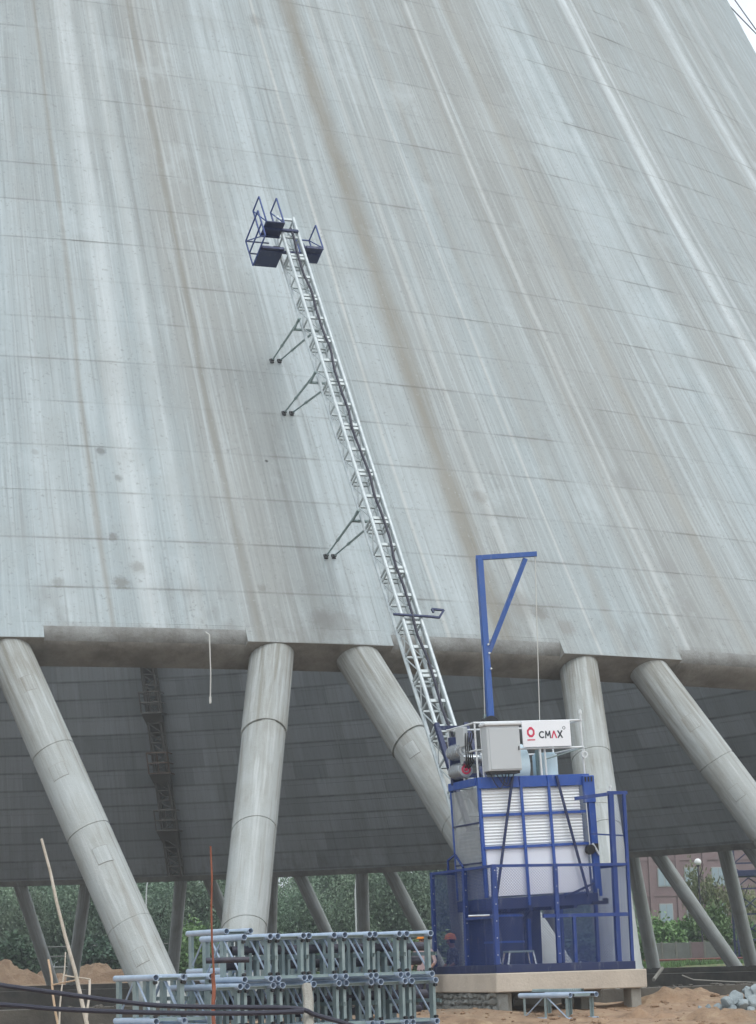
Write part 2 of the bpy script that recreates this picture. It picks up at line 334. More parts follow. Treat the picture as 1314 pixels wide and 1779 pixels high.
M_NAVY = paint('dark_blue_paint', (.009, .02, .085), .45)
M_WHITE = paint('white_sheet_paint', (.84, .86, .93), .4, .08)
M_LOUVRE = paint('corrugated_white_sheet', (.80, .83, .85), .42, .12)
M_CAB = paint('cabinet_grey_paint', (.50, .53, .55), .45, .12)
M_CABLID = paint('cabinet_lid_paint', (.62, .64, .65), .45, .1)
M_SIGN = paint('sign_white', (.84, .86, .90), .4, .05)
M_RED = paint('logo_red', (.62, .035, .10), .5, .0)
M_INK = paint('logo_charcoal', (.035, .045, .06), .5, .0)
M_DRUM = paint('pale_drum_plastic', (.62, .78, .86), .35, .1)
M_RUBBER = paint('black_cable_rubber', (.022, .022, .04), .5, .1)
M_BLACK = paint('black_metal', (.015, .015, .018), .5, .1)
M_ROPE = paint('steel_rope', (.55, .55, .52), .5, .1)
M_WOOD = simple_concrete('weathered_pole_wood', (.55, .50, .43), (.42, .37, .30), 6, .8, .01)
M_BAMBOO = simple_concrete('tan_bamboo', (.55, .40, .27), (.44, .31, .2), 6, .7, .01)
M_PLANK = simple_concrete('pale_plank_wood', (.66, .62, .50), (.55, .50, .39), 4, .8, .01)
M_RUST = simple_concrete('rusty_steel', (.26, .085, .04), (.17, .05, .03), 8, .85, .005)
M_LADDER = paint('dark_weathered_steel', (.19, .18, .16), .7, .3)
M_LADDER2 = paint('rusty_weathered_steel', (.19, .135, .10), .8, .4)
M_REDPIPE = paint('red_brown_pipe_paint', (.28, .09, .075), .6, .3)
M_BRICK = simple_concrete('brown_red_facade', (.26, .185, .19), (.21, .15, .155), .5)
M_PALETRIM = simple_concrete('pale_facade_trim', (.42, .43, .42), (.34, .36, .36), 1)
m = NT('window_glass', .12); m.col((.30, .38, .43)); M_GLASS = m.mat
M_LAMP = paint('lamp_post_paint', (.60, .64, .64), .5, .1)
M_GLOBE = paint('lamp_globe', (.85, .85, .85), .3, .05)
def leafmat(name, a, b):
    m = NT(name, .6); P = m.pos(); n1 = m.noise(m.scale(P, (.5, .5, .5)), 1, 4, .6); n2 = m.noise(m.scale(P, (6, 6, 6)), 1, 2, .6)
    c = m.mix(m.ramp(n1, .35, .65), a, b); c = m.mix(m.ramp(n2, .5, .75, 0, .6), c, tuple(min(1, v * 1.7) for v in b)); hs = m.n('HueSaturation'); m.set(hs.inputs['Color'], c)
    m.set(hs.inputs['Value'], m.ramp(m.rand(), 0, 1, .75, 1.35)); m.set(hs.inputs['Hue'], m.ramp(m.math('FRACT', m.math('MULTIPLY', m.rand(), 7.3)), 0, 1, .475, .515)); m.col(hs.outputs[0]); return m.mat
M_LEAF = leafmat('dark_tree_leaves', (.12, .195, .13), (.18, .255, .165))
M_LEAF2 = leafmat('fresh_bush_leaves', (.10, .18, .06), (.14, .24, .08))
M_LEAF3 = leafmat('deep_shrub_leaves', (.035, .085, .05), (.06, .12, .065))
M_LEAF4 = leafmat('sparse_olive_leaves', (.12, .14, .06), (.18, .20, .09))
M_BARK = simple_concrete('tree_bark', (.10, .08, .06), (.06, .05, .04), 3)
M_HELMET = paint('orange_helmet', (.90, .27, .05), .35, .1)
M_HELMETY = paint('yellow_orange_helmet', (.85, .30, .03), .35, .1)
M_SKIN = paint('skin', (.38, .21, .15), .5, .05)
M_HAIR = paint('black_hair', (.015, .013, .012), .6, .0)
def cloth(name, a, b, sc):
    m = NT(name, .9); O = m.coords(); n = m.noise(m.scale(O, (sc,) * 3), 1, 3, .6); m.col(m.mix(m.ramp(n, .45, .55), a, b)); return m.mat
M_CAMO = cloth('dark_patterned_cloth', (.03, .035, .045), (.17, .18, .20), 14)
M_PINK = cloth('pale_pink_cloth', (.52, .40, .40), (.45, .33, .34), 6)
M_TROUSER = cloth('navy_trouser_cloth', (.035, .04, .065), (.05, .05, .08), 8)
M_SHOE = paint('dark_shoe', (.03, .025, .02), .6)

# ================================================================== THE SETTING
ZF = 0.5; RF = R0 + S0 * (Z0 - ZF)
def ground_z(x, y):
    d = math.hypot(x, y); a = math.hypot(x - TC.x, y - TC.y)
    base = -.8
    for (d0, z0_), (d1, z1_) in zip(((20, -.8), (33, -.62), (37.5, -.50), (40.5, -.08), (45, .10), (52, .15)), ((33, -.62), (37.5, -.50), (40.5, -.08), (45, .10), (52, .15), (400, .30))):
        if d0 <= d <= d1: base = z0_ + (z1_ - z0_) * (d - d0) / (d1 - d0)
    if d > 400: base = .3
    if y > 100: base = .42
    n = noise.fractal(Vector((x * .35, y * .35, 0)), 1.0, 2.0, 5) * .13 + noise.fractal(Vector((x * 1.9, y * 1.9, 3)), 1.0, 2.0, 4) * .055
    k = 1.0 if d < 130 else .4
    crest = (.20 + .22 * noise.noise(Vector((x * .45, y * .45, 9)))) * math.exp(-((a - 75) / 1.8) ** 2) * (1 if x > 5 else .4)
    return base + n * k + crest
rad = []; r = RF + 1.15
while r < 122: rad.append(r); r += .24 if r < 86 else .7
while r < 4000: rad.append(r); r *= 1.06 if r < 300 else 1.25
rad.append(4200)
ang = []; a = -math.pi
while a < math.pi - 1e-4:
    ang.append(a); a += .0030 if -1.42 < a < -.82 else .03
g = MB(); na = len(ang)
vs = []
for r in rad:
    for a in ang:
        x = TC.x + r * math.cos(a); y = TC.y + r * math.sin(a); vs.append((x, y, ground_z(x, y) if r < 600 else .3))
fs = []
for i in range(len(rad) - 1):
    for j in range(na):
        k = (j + 1) % na; fs.append((i * na + j, (i + 1) * na + j, (i + 1) * na + k, i * na + k))
g.add(vs, fs); ground = g.build('ground', M_GROUND, smooth=True); tag(ground, kind='structure')

def ring(mb, prof, n=184, a0=0.0, a1=2 * math.pi, closed=True, mi=0):   # revolve a closed profile [(r,z)...] about the tower axis (local)
    full = abs(a1 - a0 - 2 * math.pi) < 1e-6; cnt = n if full else n + 1; m_ = len(prof); vs = []
    for i in range(cnt):
        t = a0 + (a1 - a0) * i / n
        vs += [(r * math.cos(t), r * math.sin(t), z) for r, z in prof]
    fs = []
    for i in range(n):
        j = (i + 1) % cnt
        for k in range(m_ if closed else m_ - 1):
            l = (k + 1) % m_; fs.append((i * m_ + k, j * m_ + k, j * m_ + l, i * m_ + l))
    if not full and closed: fs += [tuple(range(m_ - 1, -1, -1)), tuple(range(n * m_, n * m_ + m_))]
    return mb.add(vs, fs, mi)
mb = MB(); ring(mb, [(RF - 1.15, -1.9), (RF - 1.15, ZF - .45), (RF - .8, ZF - .40), (RF - .8, ZF - .02), (RF + .8, ZF - .02), (RF + .8, ZF - .35), (RF + 1.25, ZF - .40), (RF + 1.25, -1.9)], 276)
bw = mb.build('basin_ring_wall', M_BASIN); bw.location = TC; tag(bw, 'dark concrete ring wall of the basin carrying the tower columns', 'wall')  # one dark mottled brown-grey all the way round
mb = MB(); mb.add([pol(RF - 1.0, 2 * math.pi * i / 120, 0) for i in range(120)] + [(0, 0, 0)], [(i, (i + 1) % 120, 120) for i in range(120)])
bf = mb.build('basin_floor', M_MUD); bf.location = (TC.x, TC.y, -1.5); tag(bf, kind='structure')

# ------------------------------------------------------------------ cooling tower
tower = empty('cooling_tower', Matrix.Translation(TC), 'huge weathered grey concrete cooling tower standing on leaning round columns', 'cooling tower')
def thick(z): return max(.28, 1.10 - (z - Z0) * .045)
SN, CN = .498, .867                              # shell normal components near the base
def inner_pt(z):
    e = .05; dr = (Rz(z + e) - Rz(z - e)) / (2 * e) if z > Z0 + .1 else -S0
    L = math.sqrt(1 + dr * dr); t = thick(z); return Rz(z) - t / L, z + t * dr / L
def joint_dz(k, t):                                      # construction joints wander a little
    return 0 if k == 0 else .028 * noise.noise(Vector((math.cos(t) * 22, math.sin(t) * 22, k * 7.3))) + .012 * noise.noise(Vector((math.cos(t) * 90, math.sin(t) * 90, k * 3.1)))
def make_lift(k):
    za, zb = Z0 + k * LIFT + (.40 if k == 0 else 0), Z0 + (k + 1) * LIFT; rr = random.Random(100 + k); mb = MB()
    for side, npan, amp in ((0, 230, .003), (1, 138, .012)):   # formwork panels, each a hair proud or shy of its neighbour
        fr = [0, .012, .04, .5, .965, .99, 1]; off = [-.002, .0, .0, 0, 0, 0, -.002] if side == 0 else [-.03, 0, 0, 0, 0, 0, -.03]
        vs = []; sh = rr.random() * 2 * math.pi / npan; w = 2 * math.pi / npan; cols = 0
        for i in range(npan):
            j = rr.uniform(-amp, amp); gg = .012 / 60
            lip = max(0, noise.noise(Vector((math.cos(i * w) * 6, math.sin(i * w) * 6, k * 5.7))) * .009 - .001 + rr.uniform(-.004, .004)) if side == 0 else 0
            for q, dd in ((0.0, -.006), (gg, 0.0), (w / 2, 0.0), (w - gg, 0.0)):
                t = sh + i * w + q; cols += 1; d0, d1 = joint_dz(k, t), joint_dz(k + 1, t)
                for zi, (f_, o) in enumerate(zip(fr, off)):
                    z = za + (zb - za) * f_ + d0 * (1 - f_) + d1 * f_
                    if side == 0: vs.append(pol(Rz(z) + o + dd + j + (lip if zi == 1 else lip * .5 if zi == 2 else 0), t, z))
                    else:
                        ri, zi_ = inner_pt(z); vs.append(pol(ri - o - dd - j, t, zi_))
        m_ = len(fr); fs = []
        for i in range(cols):
            n2 = (i + 1) % cols
            for k2 in range(m_ - 1):
                q = (i * m_ + k2, n2 * m_ + k2, n2 * m_ + k2 + 1, i * m_ + k2 + 1); fs.append(q if side == 0 else q[::-1])
        mb.add(vs, fs, side)
    return mb.build('concrete_lift', [M_SHELL, M_INNER], tower)
NL = 28
for k in range(NL): make_lift(k)
mb = MB(); prof = []; zt = Z0 + NL * LIFT; zz = [zt + i * (58 - zt) / 24 for i in range(25)]  # unseen top, ended low so more sky light reaches the inside
prof = [(Rz(z), z) for z in zz]; prof_i = [inner_pt(z) for z in zz[::-1]]
ring(mb, prof, 184, closed=False); n0 = len(mb.f); ring(mb, [prof[-1], prof_i[0]] + prof_i[1:], 184, closed=False)
for i in range(n0, len(mb.f)): mb.m[i] = 1
mb.build('upper_shell', [M_SHELL, M_INNER], tower, smooth=True)

# rim: square-edged pads over each pair of column heads, rounded edge between them
T0 = thick(Z0); IR, IZ = R0 - CN * T0, Z0 - SN * T0
nrm = Vector((CN, SN)); tdn = Vector((SN, -CN))          # outward normal, down-slope direction in (r,z)
def rz(n_, t_): return (R0 + n_ * nrm.x + t_ * tdn.x, Z0 + n_ * nrm.y + t_ * tdn.y)
padw = .0290                                           # half width of a pad in radians
TB = .40 / CN
pad_prof = [rz(.0, -TB), rz(.004, 0), rz(-T0, 0), rz(-T0, -TB)]
rnd_prof = [rz(.0, -TB), rz(-.012, -.36), rz(-.04, -.24), rz(-.10, -.14), rz(-.20, -.06), rz(-.34, -.01), rz(-.55, .0), rz(-T0, 0.0), rz(-T0, -TB)]
def rim_mesh(prof, half, n, nm):
    mb = MB(); ring(mb, prof, n, -half, half)
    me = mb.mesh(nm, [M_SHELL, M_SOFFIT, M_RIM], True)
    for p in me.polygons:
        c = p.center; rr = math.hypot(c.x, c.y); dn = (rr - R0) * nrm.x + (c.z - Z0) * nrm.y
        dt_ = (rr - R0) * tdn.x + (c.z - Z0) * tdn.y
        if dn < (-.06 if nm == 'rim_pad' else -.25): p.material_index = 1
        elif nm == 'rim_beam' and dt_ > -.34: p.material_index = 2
    return me
# azimuths of the column pairs: measured pairs on the near side and the far side, even spacing between
def az_at(x, y, rr):
    a_, b_ = -.3, 2.4                                   # far side, x falls as azimuth grows
    for _ in range(40):
        m_ = (a_ + b_) / 2; p = TC + pol(rr, m_, ZF) - EYE; px = 657 + FPX * p.dot(RT) / p.dot(FWD)
        if px > x: a_ = m_
        else: b_ = m_
    return a_
near_p = [-1.1685 + i * .1330 for i in range(-3, 4)]
vfar = sorted(az_at(x, 0, RF) for x in (-65, 107, 285, 455, 620, 787, 957, 1125, 1290))
far_p = [(a_ + b_) / 2 for a_, b_ in zip(vfar, vfar[1:])]
def fill(a_, b_):
    n_ = round((b_ - a_) / .127); return [a_ + (b_ - a_) * i / n_ for i in range(1, n_)]
PAIRS = near_p + fill(near_p[-1], far_p[0]) + far_p + fill(far_p[-1], near_p[0] + 2 * math.pi)
NP = len(PAIRS); K0 = 3                                 # PAIRS[K0] is the pair behind the stacked sections
pm = rim_mesh(pad_prof, padw, 6, 'rim_pad'); rim_cache = {}
VS = []                                                # foot azimuth between pair i and i+1
for k in range(NP):
    a_ = PAIRS[k]; b_ = PAIRS[(k + 1) % NP] + (2 * math.pi if k == NP - 1 else 0); VS.append((a_ + b_) / 2)
    put('rim_pad', pm, tower, Matrix.Rotation(a_, 4, 'Z'))
    key = round((b_ - a_) / 2 - padw, 5)
    if key not in rim_cache: rim_cache[key] = rim_mesh(rnd_prof, key, 10, 'rim_beam')
    put('rim_beam', rim_cache[key], tower, Matrix.Rotation((a_ + b_) / 2, 4, 'Z'))

# columns
CR = .50
def column_mesh(seed, L, joints):
    rr = random.Random(seed); zs = [(0, 0)]; z = 0; step = 0
    cuts = sorted(joints)
    prev = 0
    for c, strong in cuts:
        st = rr.uniform(-.006, .006)
        d = .035 if strong else .012
        zs += [(c - .02, step), (c - .012, step - d), (c + .012, step - d), (c + .02, step + (.028 if strong else st))]
        step = step + (.028 if strong else st)
    zs.append((L, step)); n = 40; vs = []
    for z, o in zs:
        for i in range(n):
            t = 2 * math.pi * i / n; tilt = .10 * math.cos(t + seed); vs.append(((CR + o) * math.cos(t), (CR + o) * math.sin(t), z + (tilt if 0 < z < L else 0)))
    fs = [(k * n + i, k * n + (i + 1) % n, (k + 1) * n + (i + 1) % n, (k + 1) * n + i) for k in range(len(zs) - 1) for i in range(n)]
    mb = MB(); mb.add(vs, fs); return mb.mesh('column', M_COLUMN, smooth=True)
CL = None; col_frames = {}
for k in range(NP):
    for sg in (-1, 1):
        a_top = PAIRS[k] + sg * .0162; a_bot = (VS[k] if sg > 0 else VS[k - 1]) - sg * .0098
        A = pol(RF - .05, a_bot, ZF - .35); rt_, zt_ = rz(-.57, -.30); B = pol(rt_, a_top, zt_)
        ax = (B - A).normalized(); yv = Vector((0, 0, 1)).cross(ax).normalized(); xv = yv.cross(ax)
        if CL is None:
            CL = (B - A).length
            CM = [column_mesh(1, CL, [(2.4, 0), (4.9, 0), (7.2, 0)]), column_mesh(2, CL, [(2.2, 0), (4.9, 0), (7.75, 1)]), column_mesh(3, CL, [(2.6, 0), (5.2, 0), (7.6, 1)])]
        key = (k - K0, sg)
        me = {(-1, 1): CM[0], (0, -1): CM[1], (0, 1): CM[2], (1, -1): CM[0], (1, 1): CM[0]}.get(key, CM[(k * 2 + sg) % 3 if k % 5 == 0 else 0])
        o = put('column', me, tower, frame(A, xv, yv, ax)); col_frames[key] = (o, frame(A, xv, yv, ax))
# old formwork patches on the near columns: a thin curved plate inside a dark raised seam
def patch(o, z, face, w=.30, h=.40):
    # face: angle about the column axis of the patch middle
    for nm, gr, mat, dr in (('patch_seam', .010, M_SOFFIT, .004), ('patch', 0.0, M_COLUMN, .007)):
        mb = MB(); vs = []; n = 6
        for zz_ in (z - h / 2 - gr, z + h / 2 + gr):
            for i in range(n + 1):
                t = face + ((i / n) - .5) * (w + 2 * gr) / CR
                vs += [(CR * .97 * math.cos(t), CR * .97 * math.sin(t), zz_), ((CR + dr) * math.cos(t), (CR + dr) * math.sin(t), zz_)]
        m_ = 2 * (n + 1); fs = [tuple([2 * i + 1, 2 * i + 3, m_ + 2 * i + 3, m_ + 2 * i + 1]) for i in range(n)]
        fs += [(2 * i, 2 * i + 1, 2 * i + 3, 2 * i + 2)[::-1] for i in range(n)] + [(m_ + 2 * i, m_ + 2 * i + 1, m_ + 2 * i + 3, m_ + 2 * i + 2) for i in range(n)] + [(0, 1, m_ + 1, m_), (2 * n, 2 * n + 1, m_ + 2 * n + 1, m_ + 2 * n)]
        mb.add(vs, fs); mb.build(nm, mat, o)
def cam_angle(loc):                                   # direction to the open side about the column axis
    v = loc.to_3x3().inverted() @ (EYE - (TC + loc.translation + loc.to_3x3() @ Vector((0, 0, 5)))); return math.atan2(v.y, v.x)
for key, zs in (((-1, 1), (1.4, 4.0, 6.4, 8.9)), ((0, -1), (5.2, 8.0)), ((0, 1), (7.2, 8.6)), ((1, -1), (1.5, 5.6)), ((1, 1), (6.1, 8.3))):
    o, fm = col_frames[key]; fa = cam_angle(fm)
    for i, z in enumerate(zs): patch(o, z, fa + (.18 if i % 2 else -.12), .30 + .03 * (i % 3), .36 + .05 * (i % 2))

# ------------------------------------------------------------------ access ladder tower on the far inside wall
def az_far(x): return az_at(x, 0, R0)
la = az_far(318)
lad = empty('access_ladder_tower', Matrix.Translation(TC + pol(0, 0, 0)), 'dark rusty ladder tower with cage platforms fixed inside the far tower wall', 'ladder')
def wall_in(z, off, da=0.0):
    ri, zi = inner_pt(z); return pol(ri - off, la + da, zi)
zA, zB = Z0 + .4, 27.5; nst = 26
for sgn in (-1, 1):
    for off in (.15, 1.0):
        mb = MB(); mb.tube([wall_in(zA + (zB - zA) * i / nst, off, sgn * .0085) for i in range(nst + 1)], .10, 6); mb.build('rail', M_LADDER, lad)
mb = MB()
for i in range(nst + 1):
    z = zA + (zB - zA) * i / nst
    for off in (.15, 1.0): mb.bar(wall_in(z, off, -.0085), wall_in(z, off, .0085), .08)
    for sg in (-1, 1): mb.bar(wall_in(z, .15, sg * .0085), wall_in(z, 1.0, sg * .0085), .08)
    if i < nst:
        z2 = zA + (zB - zA) * (i + 1) / nst; mb.bar(wall_in(z, 1.0, -.0085), wall_in(z2, 1.0, .0085), .07); mb.bar(wall_in(z, .15, .0085), wall_in(z2, .15, -.0085), .07)
mb.build('rungs', M_LADDER, lad)
for i, z in enumerate((12.6, 16.8, 21.2, 25.4)):
    mb = MB(); h = 1.5
    for zz_ in (z, z + .75, z + h):
        for o1, d1, o2, d2 in ((.1, -.014, 1.5, -.014), (1.5, -.014, 1.5, .014), (1.5, .014, .1, .014)): mb.bar(wall_in(zz_, o1, d1), wall_in(zz_, o2, d2), .09)
    for d in (-.014, 0, .014): mb.bar(wall_in(z, 1.5, d), wall_in(z + h, 1.5, d), .09)
    mb.build('cage', M_LADDER2 if i % 2 else M_LADDER, lad)
    mb = MB(); a0, a1, a2, a3 = wall_in(z, .1, -.014), wall_in(z, 1.5, -.014), wall_in(z, 1.5, .014), wall_in(z, .1, .014)
    mb.add([a0, a1, a2, a3] + [p - Vector((0, 0, .08)) for p in (a0, a1, a2, a3)], [(0, 1, 2, 3), (7, 6, 5, 4), (0, 4, 5, 1), (1, 5, 6, 2), (2, 6, 7, 3), (3, 7, 4, 0)]); mb.build('platform', M_LADDER, lad)
    mb = MB(); q0, q1 = wall_in(z - 1.6, .25, -.008), wall_in(z - 1.6, .25, .008)
    mb.add([a1, a2, q1, q0, a1 - Vector((0, 0, .1)), a2 - Vector((0, 0, .1))], [(0, 1, 2, 3), (4, 5, 2, 3), (0, 4, 3), (1, 5, 2)]); mb.build('bracket', M_LADDER, lad)

# ================================================================== HOIST
AM = -1.158
def off_pt(a_, z, o): return TC + Vector((math.cos(a_), math.sin(a_), 0)) * (Rz(z) + CN * o) + Vector((0, 0, z + SN * o))
PL, PH = off_pt(AM, 10, 3.0), off_pt(AM - .006, 22, 3.0)
ZM = (PH - PL).normalized(); XM = Vector((-math.sin(AM), math.cos(AM), 0)); XM = (XM - ZM * XM.dot(ZM)).normalized(); YM = ZM.cross(XM)
def mpt(t): return PL + ZM * t
def proj(p):
    d = p - EYE; z = d.dot(FWD); return 657 + FPX * d.dot(RT) / z, 889 - FPX * d.dot(UP) / z
t_top = 0
while proj(mpt(t_top))[1] > 388: t_top += .02
SL, SW, SD, TR = 1.508, .46, .65, .042
def section_parts(mat, matp, SD, plate, TR=.042, cb=.035, inset=.06):
    """(name, mesh) of every piece of one mast section"""
    P = []
    def add(nm, mb, m_, sm=False): P.append((nm, mb.mesh(nm, m_, sm)))
    for sx in (-1, 1):
        for sy in (-1, 1):
            mb = MB(); mb.pipe((sx * SW / 2, sy * SD / 2, .003), (sx * SW / 2, sy * SD / 2, SL - .003), TR, .008, 14); add('tube', mb, mat, True)
    for z in (inset, SL / 2, SL - inset):
        for sy in (-1, 1):
            mb = MB(); w = SW - 2 * TR + .01; y = sy * SD / 2; y2 = y - sy * .05
            mb.add([(-w / 2, y, z - cb), (w / 2, y, z - cb), (w / 2, y, z + cb), (-w / 2, y, z + cb), (-w / 2, y - sy * .01, z + cb), (w / 2, y - sy * .01, z + cb), (w / 2, y - sy * .01, z - cb + .01), (-w / 2, y - sy * .01, z - cb + .01), (-w / 2, y2, z - cb + .01), (w / 2, y2, z - cb + .01), (w / 2, y2, z - cb), (-w / 2, y2, z - cb)],
                   [(0, 1, 2, 3), (3, 2, 5, 4), (4, 5, 6, 7), (7, 6, 9, 8), (8, 9, 10, 11), (11, 10, 1, 0), (0, 3, 4, 7, 8, 11), (1, 10, 9, 6, 5, 2)]); add('cross_bar', mb, matp)
        for sx in (-1, 1): mb = MB(); mb.box((sx * SW / 2, 0, z), (.05 if plate > .06 else .03, SD - 2 * TR + .01, plate)); add('side_plate', mb, matp)
    for sx in (-1, 1):
        mb = MB(); mb.cyl((sx * SW / 2, -SD / 2 + .03, .10), (sx * SW / 2, SD / 2 - .03, SL / 2 - .05), .017, n=6); add('diagonal', mb, mat)
        mb = MB(); mb.cyl((sx * SW / 2, SD / 2 - .03, SL / 2 + .05), (sx * SW / 2, -SD / 2 + .03, SL - .10), .017, n=6); add('diagonal', mb, mat)
    mb = MB(); mb.cyl((-SW / 2 + .03, SD / 2, .10), (SW / 2 - .03, SD / 2, SL / 2 - .05), .014, n=6); add('diagonal', mb, mat)
    mb = MB(); mb.cyl((SW / 2 - .03, SD / 2, SL / 2 + .05), (-SW / 2 + .03, SD / 2, SL - .10), .014, n=6); add('diagonal', mb, mat)
    n = 24; prof = []; x0 = SW / 2 + TR + .012                       # toothed rack as one profile
    for i in range(n):
        z = i * (SL - .02) / n + .01; h = (SL - .02) / n; prof += [(x0 + .03, z), (x0 + .03, z + h * .3), (x0 + .055, z + h * .45), (x0 + .055, z + h * .75)]
    mb = MB(); m_ = len(prof); vs = [(x, sy * .03, z) for sy in (-1, 1) for x, z in prof] + [(x0, sy * .03, z) for sy in (-1, 1) for _, z in prof]
    fs = []
    for i in range(m_ - 1): fs += [(i, i + 1, m_ + i + 1, m_ + i), (i, 2 * m_ + i, 2 * m_ + i + 1, i + 1), (m_ + i, m_ + i + 1, 3 * m_ + i + 1, 3 * m_ + i), (2 * m_ + i, 3 * m_ + i, 3 * m_ + i + 1, 2 * m_ + i + 1)]
    mb.add(vs, fs); add('rack', mb, matp)
    if plate > .06:
        for z in (SL - .055,):
            for sx in (-1, 1):
                for sy in (-1, 1): mb = MB(); mb.cyl((sx * (SW / 2), sy * (SD / 2 - TR - .024), z - .05), (sx * (SW / 2), sy * (SD / 2 - TR - .024), z + .052), .026, n=8); add('bolt_socket', mb, M_BLACK)
    return P
SDM = .44
GAL = section_parts(M_GALV, M_GALV2, SDM, .05, .047, .04); STK = section_parts(M_STACK, M_STACKP, SD, .12, .050, .030, .13)

mast_n = 0; t = t_top
while mpt(t - SL).z > .95: t -= SL; mast_n += 1
MB0 = mpt(t)
mast = empty('hoist_mast', frame(MB0, XM, YM, ZM), 'long galvanised lattice mast leaning up against the cooling tower wall', 'mast')
for i in range(mast_n):
    sec = empty('mast_section'); sec.parent = mast; sec.matrix_local = Matrix.Translation((0, 0, i * SL))
    for nm, me in GAL: put(nm, me, sec)
mast_len = mast_n * SL
mb = MB(); mb.bbox((0, 0, -.16), (.95, 1.1, .30), .02); mb.build('foot', M_NAVY, mast)
def mloc(p): return mast.matrix_world.inverted() @ p
mast_inv = frame(MB0, XM, YM, ZM).inverted()
# power cable down the mast
mb = MB(); pts = []
for i in range(60):
    z = 3.6 + (mast_len - .5 - 3.6) * i / 59; pts.append((.02 + .025 * math.sin(i * .9) + .02 * math.sin(i * .31), -SDM / 2 - .06 + .015 * math.sin(i * 1.7), z))
mb.tube(pts, .036, 6); mb.build('power_cable', M_RUBBER, mast, True)
# wall ties: a bracket round the mast and two struts to feet on the shell
def nearest_t(y):
    a_, b_ = -2.0, mast_len + 2
    for _ in range(40):
        m_ = (a_ + b_) / 2
        if proj(MB0 + ZM * m_)[1] > y: a_ = m_
        else: b_ = m_
    return a_
for fx, fy, my in ((472, 627, 560), (493, 718, 652), (566, 967, 892)):
    f1 = mast_inv @ shell_hit(fx, fy); f2 = mast_inv @ shell_hit(fx + 13, fy); zt_ = nearest_t(my)
    tie = MB()
    tie.bar((-SW / 2 - .25, SDM / 2 + .07, zt_), (SW / 2 + .08, SDM / 2 + .07, zt_), .05); tie.bar((-SW / 2 - .22, SDM / 2 + .05, zt_), (-SW / 2 - .22, -SDM / 2 + .1, zt_), .045)
    to = tie.build('wall_tie', M_TIE, mast)
    a1 = Vector((-SW / 2 - .20, -SDM / 2 + .1, zt_ - .02)); a2 = Vector((SW / 2 - .1, SDM / 2 + .07, zt_))
    for a_, f_ in ((a1, f1), (a2, f2)):
        st = MB(); d = (f_ - a_); st.cyl(a_, a_ + d * .62, .030, n=8); st.cyl(a_ + d * .58, f_ - d * .03, .023, n=8); st.cyl(a_ + d * .60, a_ + d * .63, .042, n=8); st.build('strut', M_TIE, to)
        ft = MB(); ft.box(f_ - d.normalized() * .02, (.10, .05, .13)); ft.cyl(f_ - d * .04 - Vector((.04, 0, 0)), f_ - d * .04 + Vector((.04, 0, 0)), .035, n=8); ft.build('wall_foot', M_BLACK, to)
# cable guide arm
zg = nearest_t(1081); gd = MB(); y_ = -SDM / 2 - .08
gd.bar((-SW / 2 - .25, y_, zg), (SW / 2 + .30, y_, zg - .06), .045)
for a_, b_ in (((.48, -.06), (.66, -.08)), ((.66, -.08), (.84, .14)), ((.84, .14), (.54, .17)), ((.54, .17), (.56, .07))): gd.bar((a_[0], y_, zg + a_[1]), (b_[0], y_, zg + b_[1]), .04, .05)
gd.build('cable_guide', M_NAVY, mast)

# erection platforms bolted to the head of the mast
def rail_box(mb, x, y0, y1, z0_, z1_, w=.032, mid=True):
    for a_, b_ in (((x, y0, z0_), (x, y0, z1_)), ((x, y1, z0_), (x, y1, z1_)), ((x, y0, z1_), (x, y1, z1_)), ((x, y0, z0_), (x, y1, z0_))): mb.bar(a_, b_, w)
    if mid: mb.bar((x, y0, (z0_ + z1_) / 2), (x, y1, (z0_ + z1_) / 2), w)
    mb.bar((x, y0, z0_), (x, y1, z1_), w * .8)
zp = mast_len
pf = empty('erection_platform', frame(MB0, XM, YM, ZM), 'dark blue stepped work platform with triangular guard rails left of the mast head', 'platform')
mb = MB(); mb.box((-.62, .14, zp - 1.22), (.62, .70, .035)); mb.box((-.62, -.20, zp - 1.24), (.62, .04, .08)); mb.build('lower_deck', M_NAVY, pf)
mb = MB(); mb.box((-.50, -.28, zp - .58), (.52, .50, .035)); mb.box((-.50, -.03, zp - .60), (.52, .04, .08)); mb.build('upper_deck', M_NAVY, pf)
mb = MB(); rail_box(mb, -.96, -.60, .50, zp - 1.22, zp - .28); mb.build('guard_rail', M_BLUE3, pf)
mb = MB(); rail_box(mb, -.26, -.52, .0, zp - .58, zp + .38, mid=False); rail_box(mb, -.76, -.52, .0, zp - .58, zp + .38, mid=False); mb.build('guard_rail', M_BLUE3, pf)
mb = MB()
for z in (zp - .28, zp - .75): mb.bar((-.96, .50, z), (-.30, .50, z), .03)
mb.bar((-.94, -.1, zp - 1.26), (.2, -.1, zp - 1.26), .07); mb.bar((-.76, -.3, zp - .62), (.2, -.3, zp - .62), .07); mb.build('support_arm', M_NAVY, pf)
mb = MB(); mb.cyl((-.36, .15, zp - 1.05), (-.26, .15, zp - 1.05), .12, n=12); mb.cyl((-.40, .15, zp - .86), (-.24, .15, zp - .86), .07, n=10); mb.build('roller', M_BLACK, pf)
pr = empty('erection_platform', frame(MB0, XM, YM, ZM), 'small dark blue work platform with open guard rails right of the mast head', 'platform')
mb = MB(); mb.box((.64, .14, zp - 1.0), (.48, .56, .035)); mb.box((.64, -.14, zp - 1.02), (.48, .03, .09)); mb.build('deck', M_NAVY, pr)
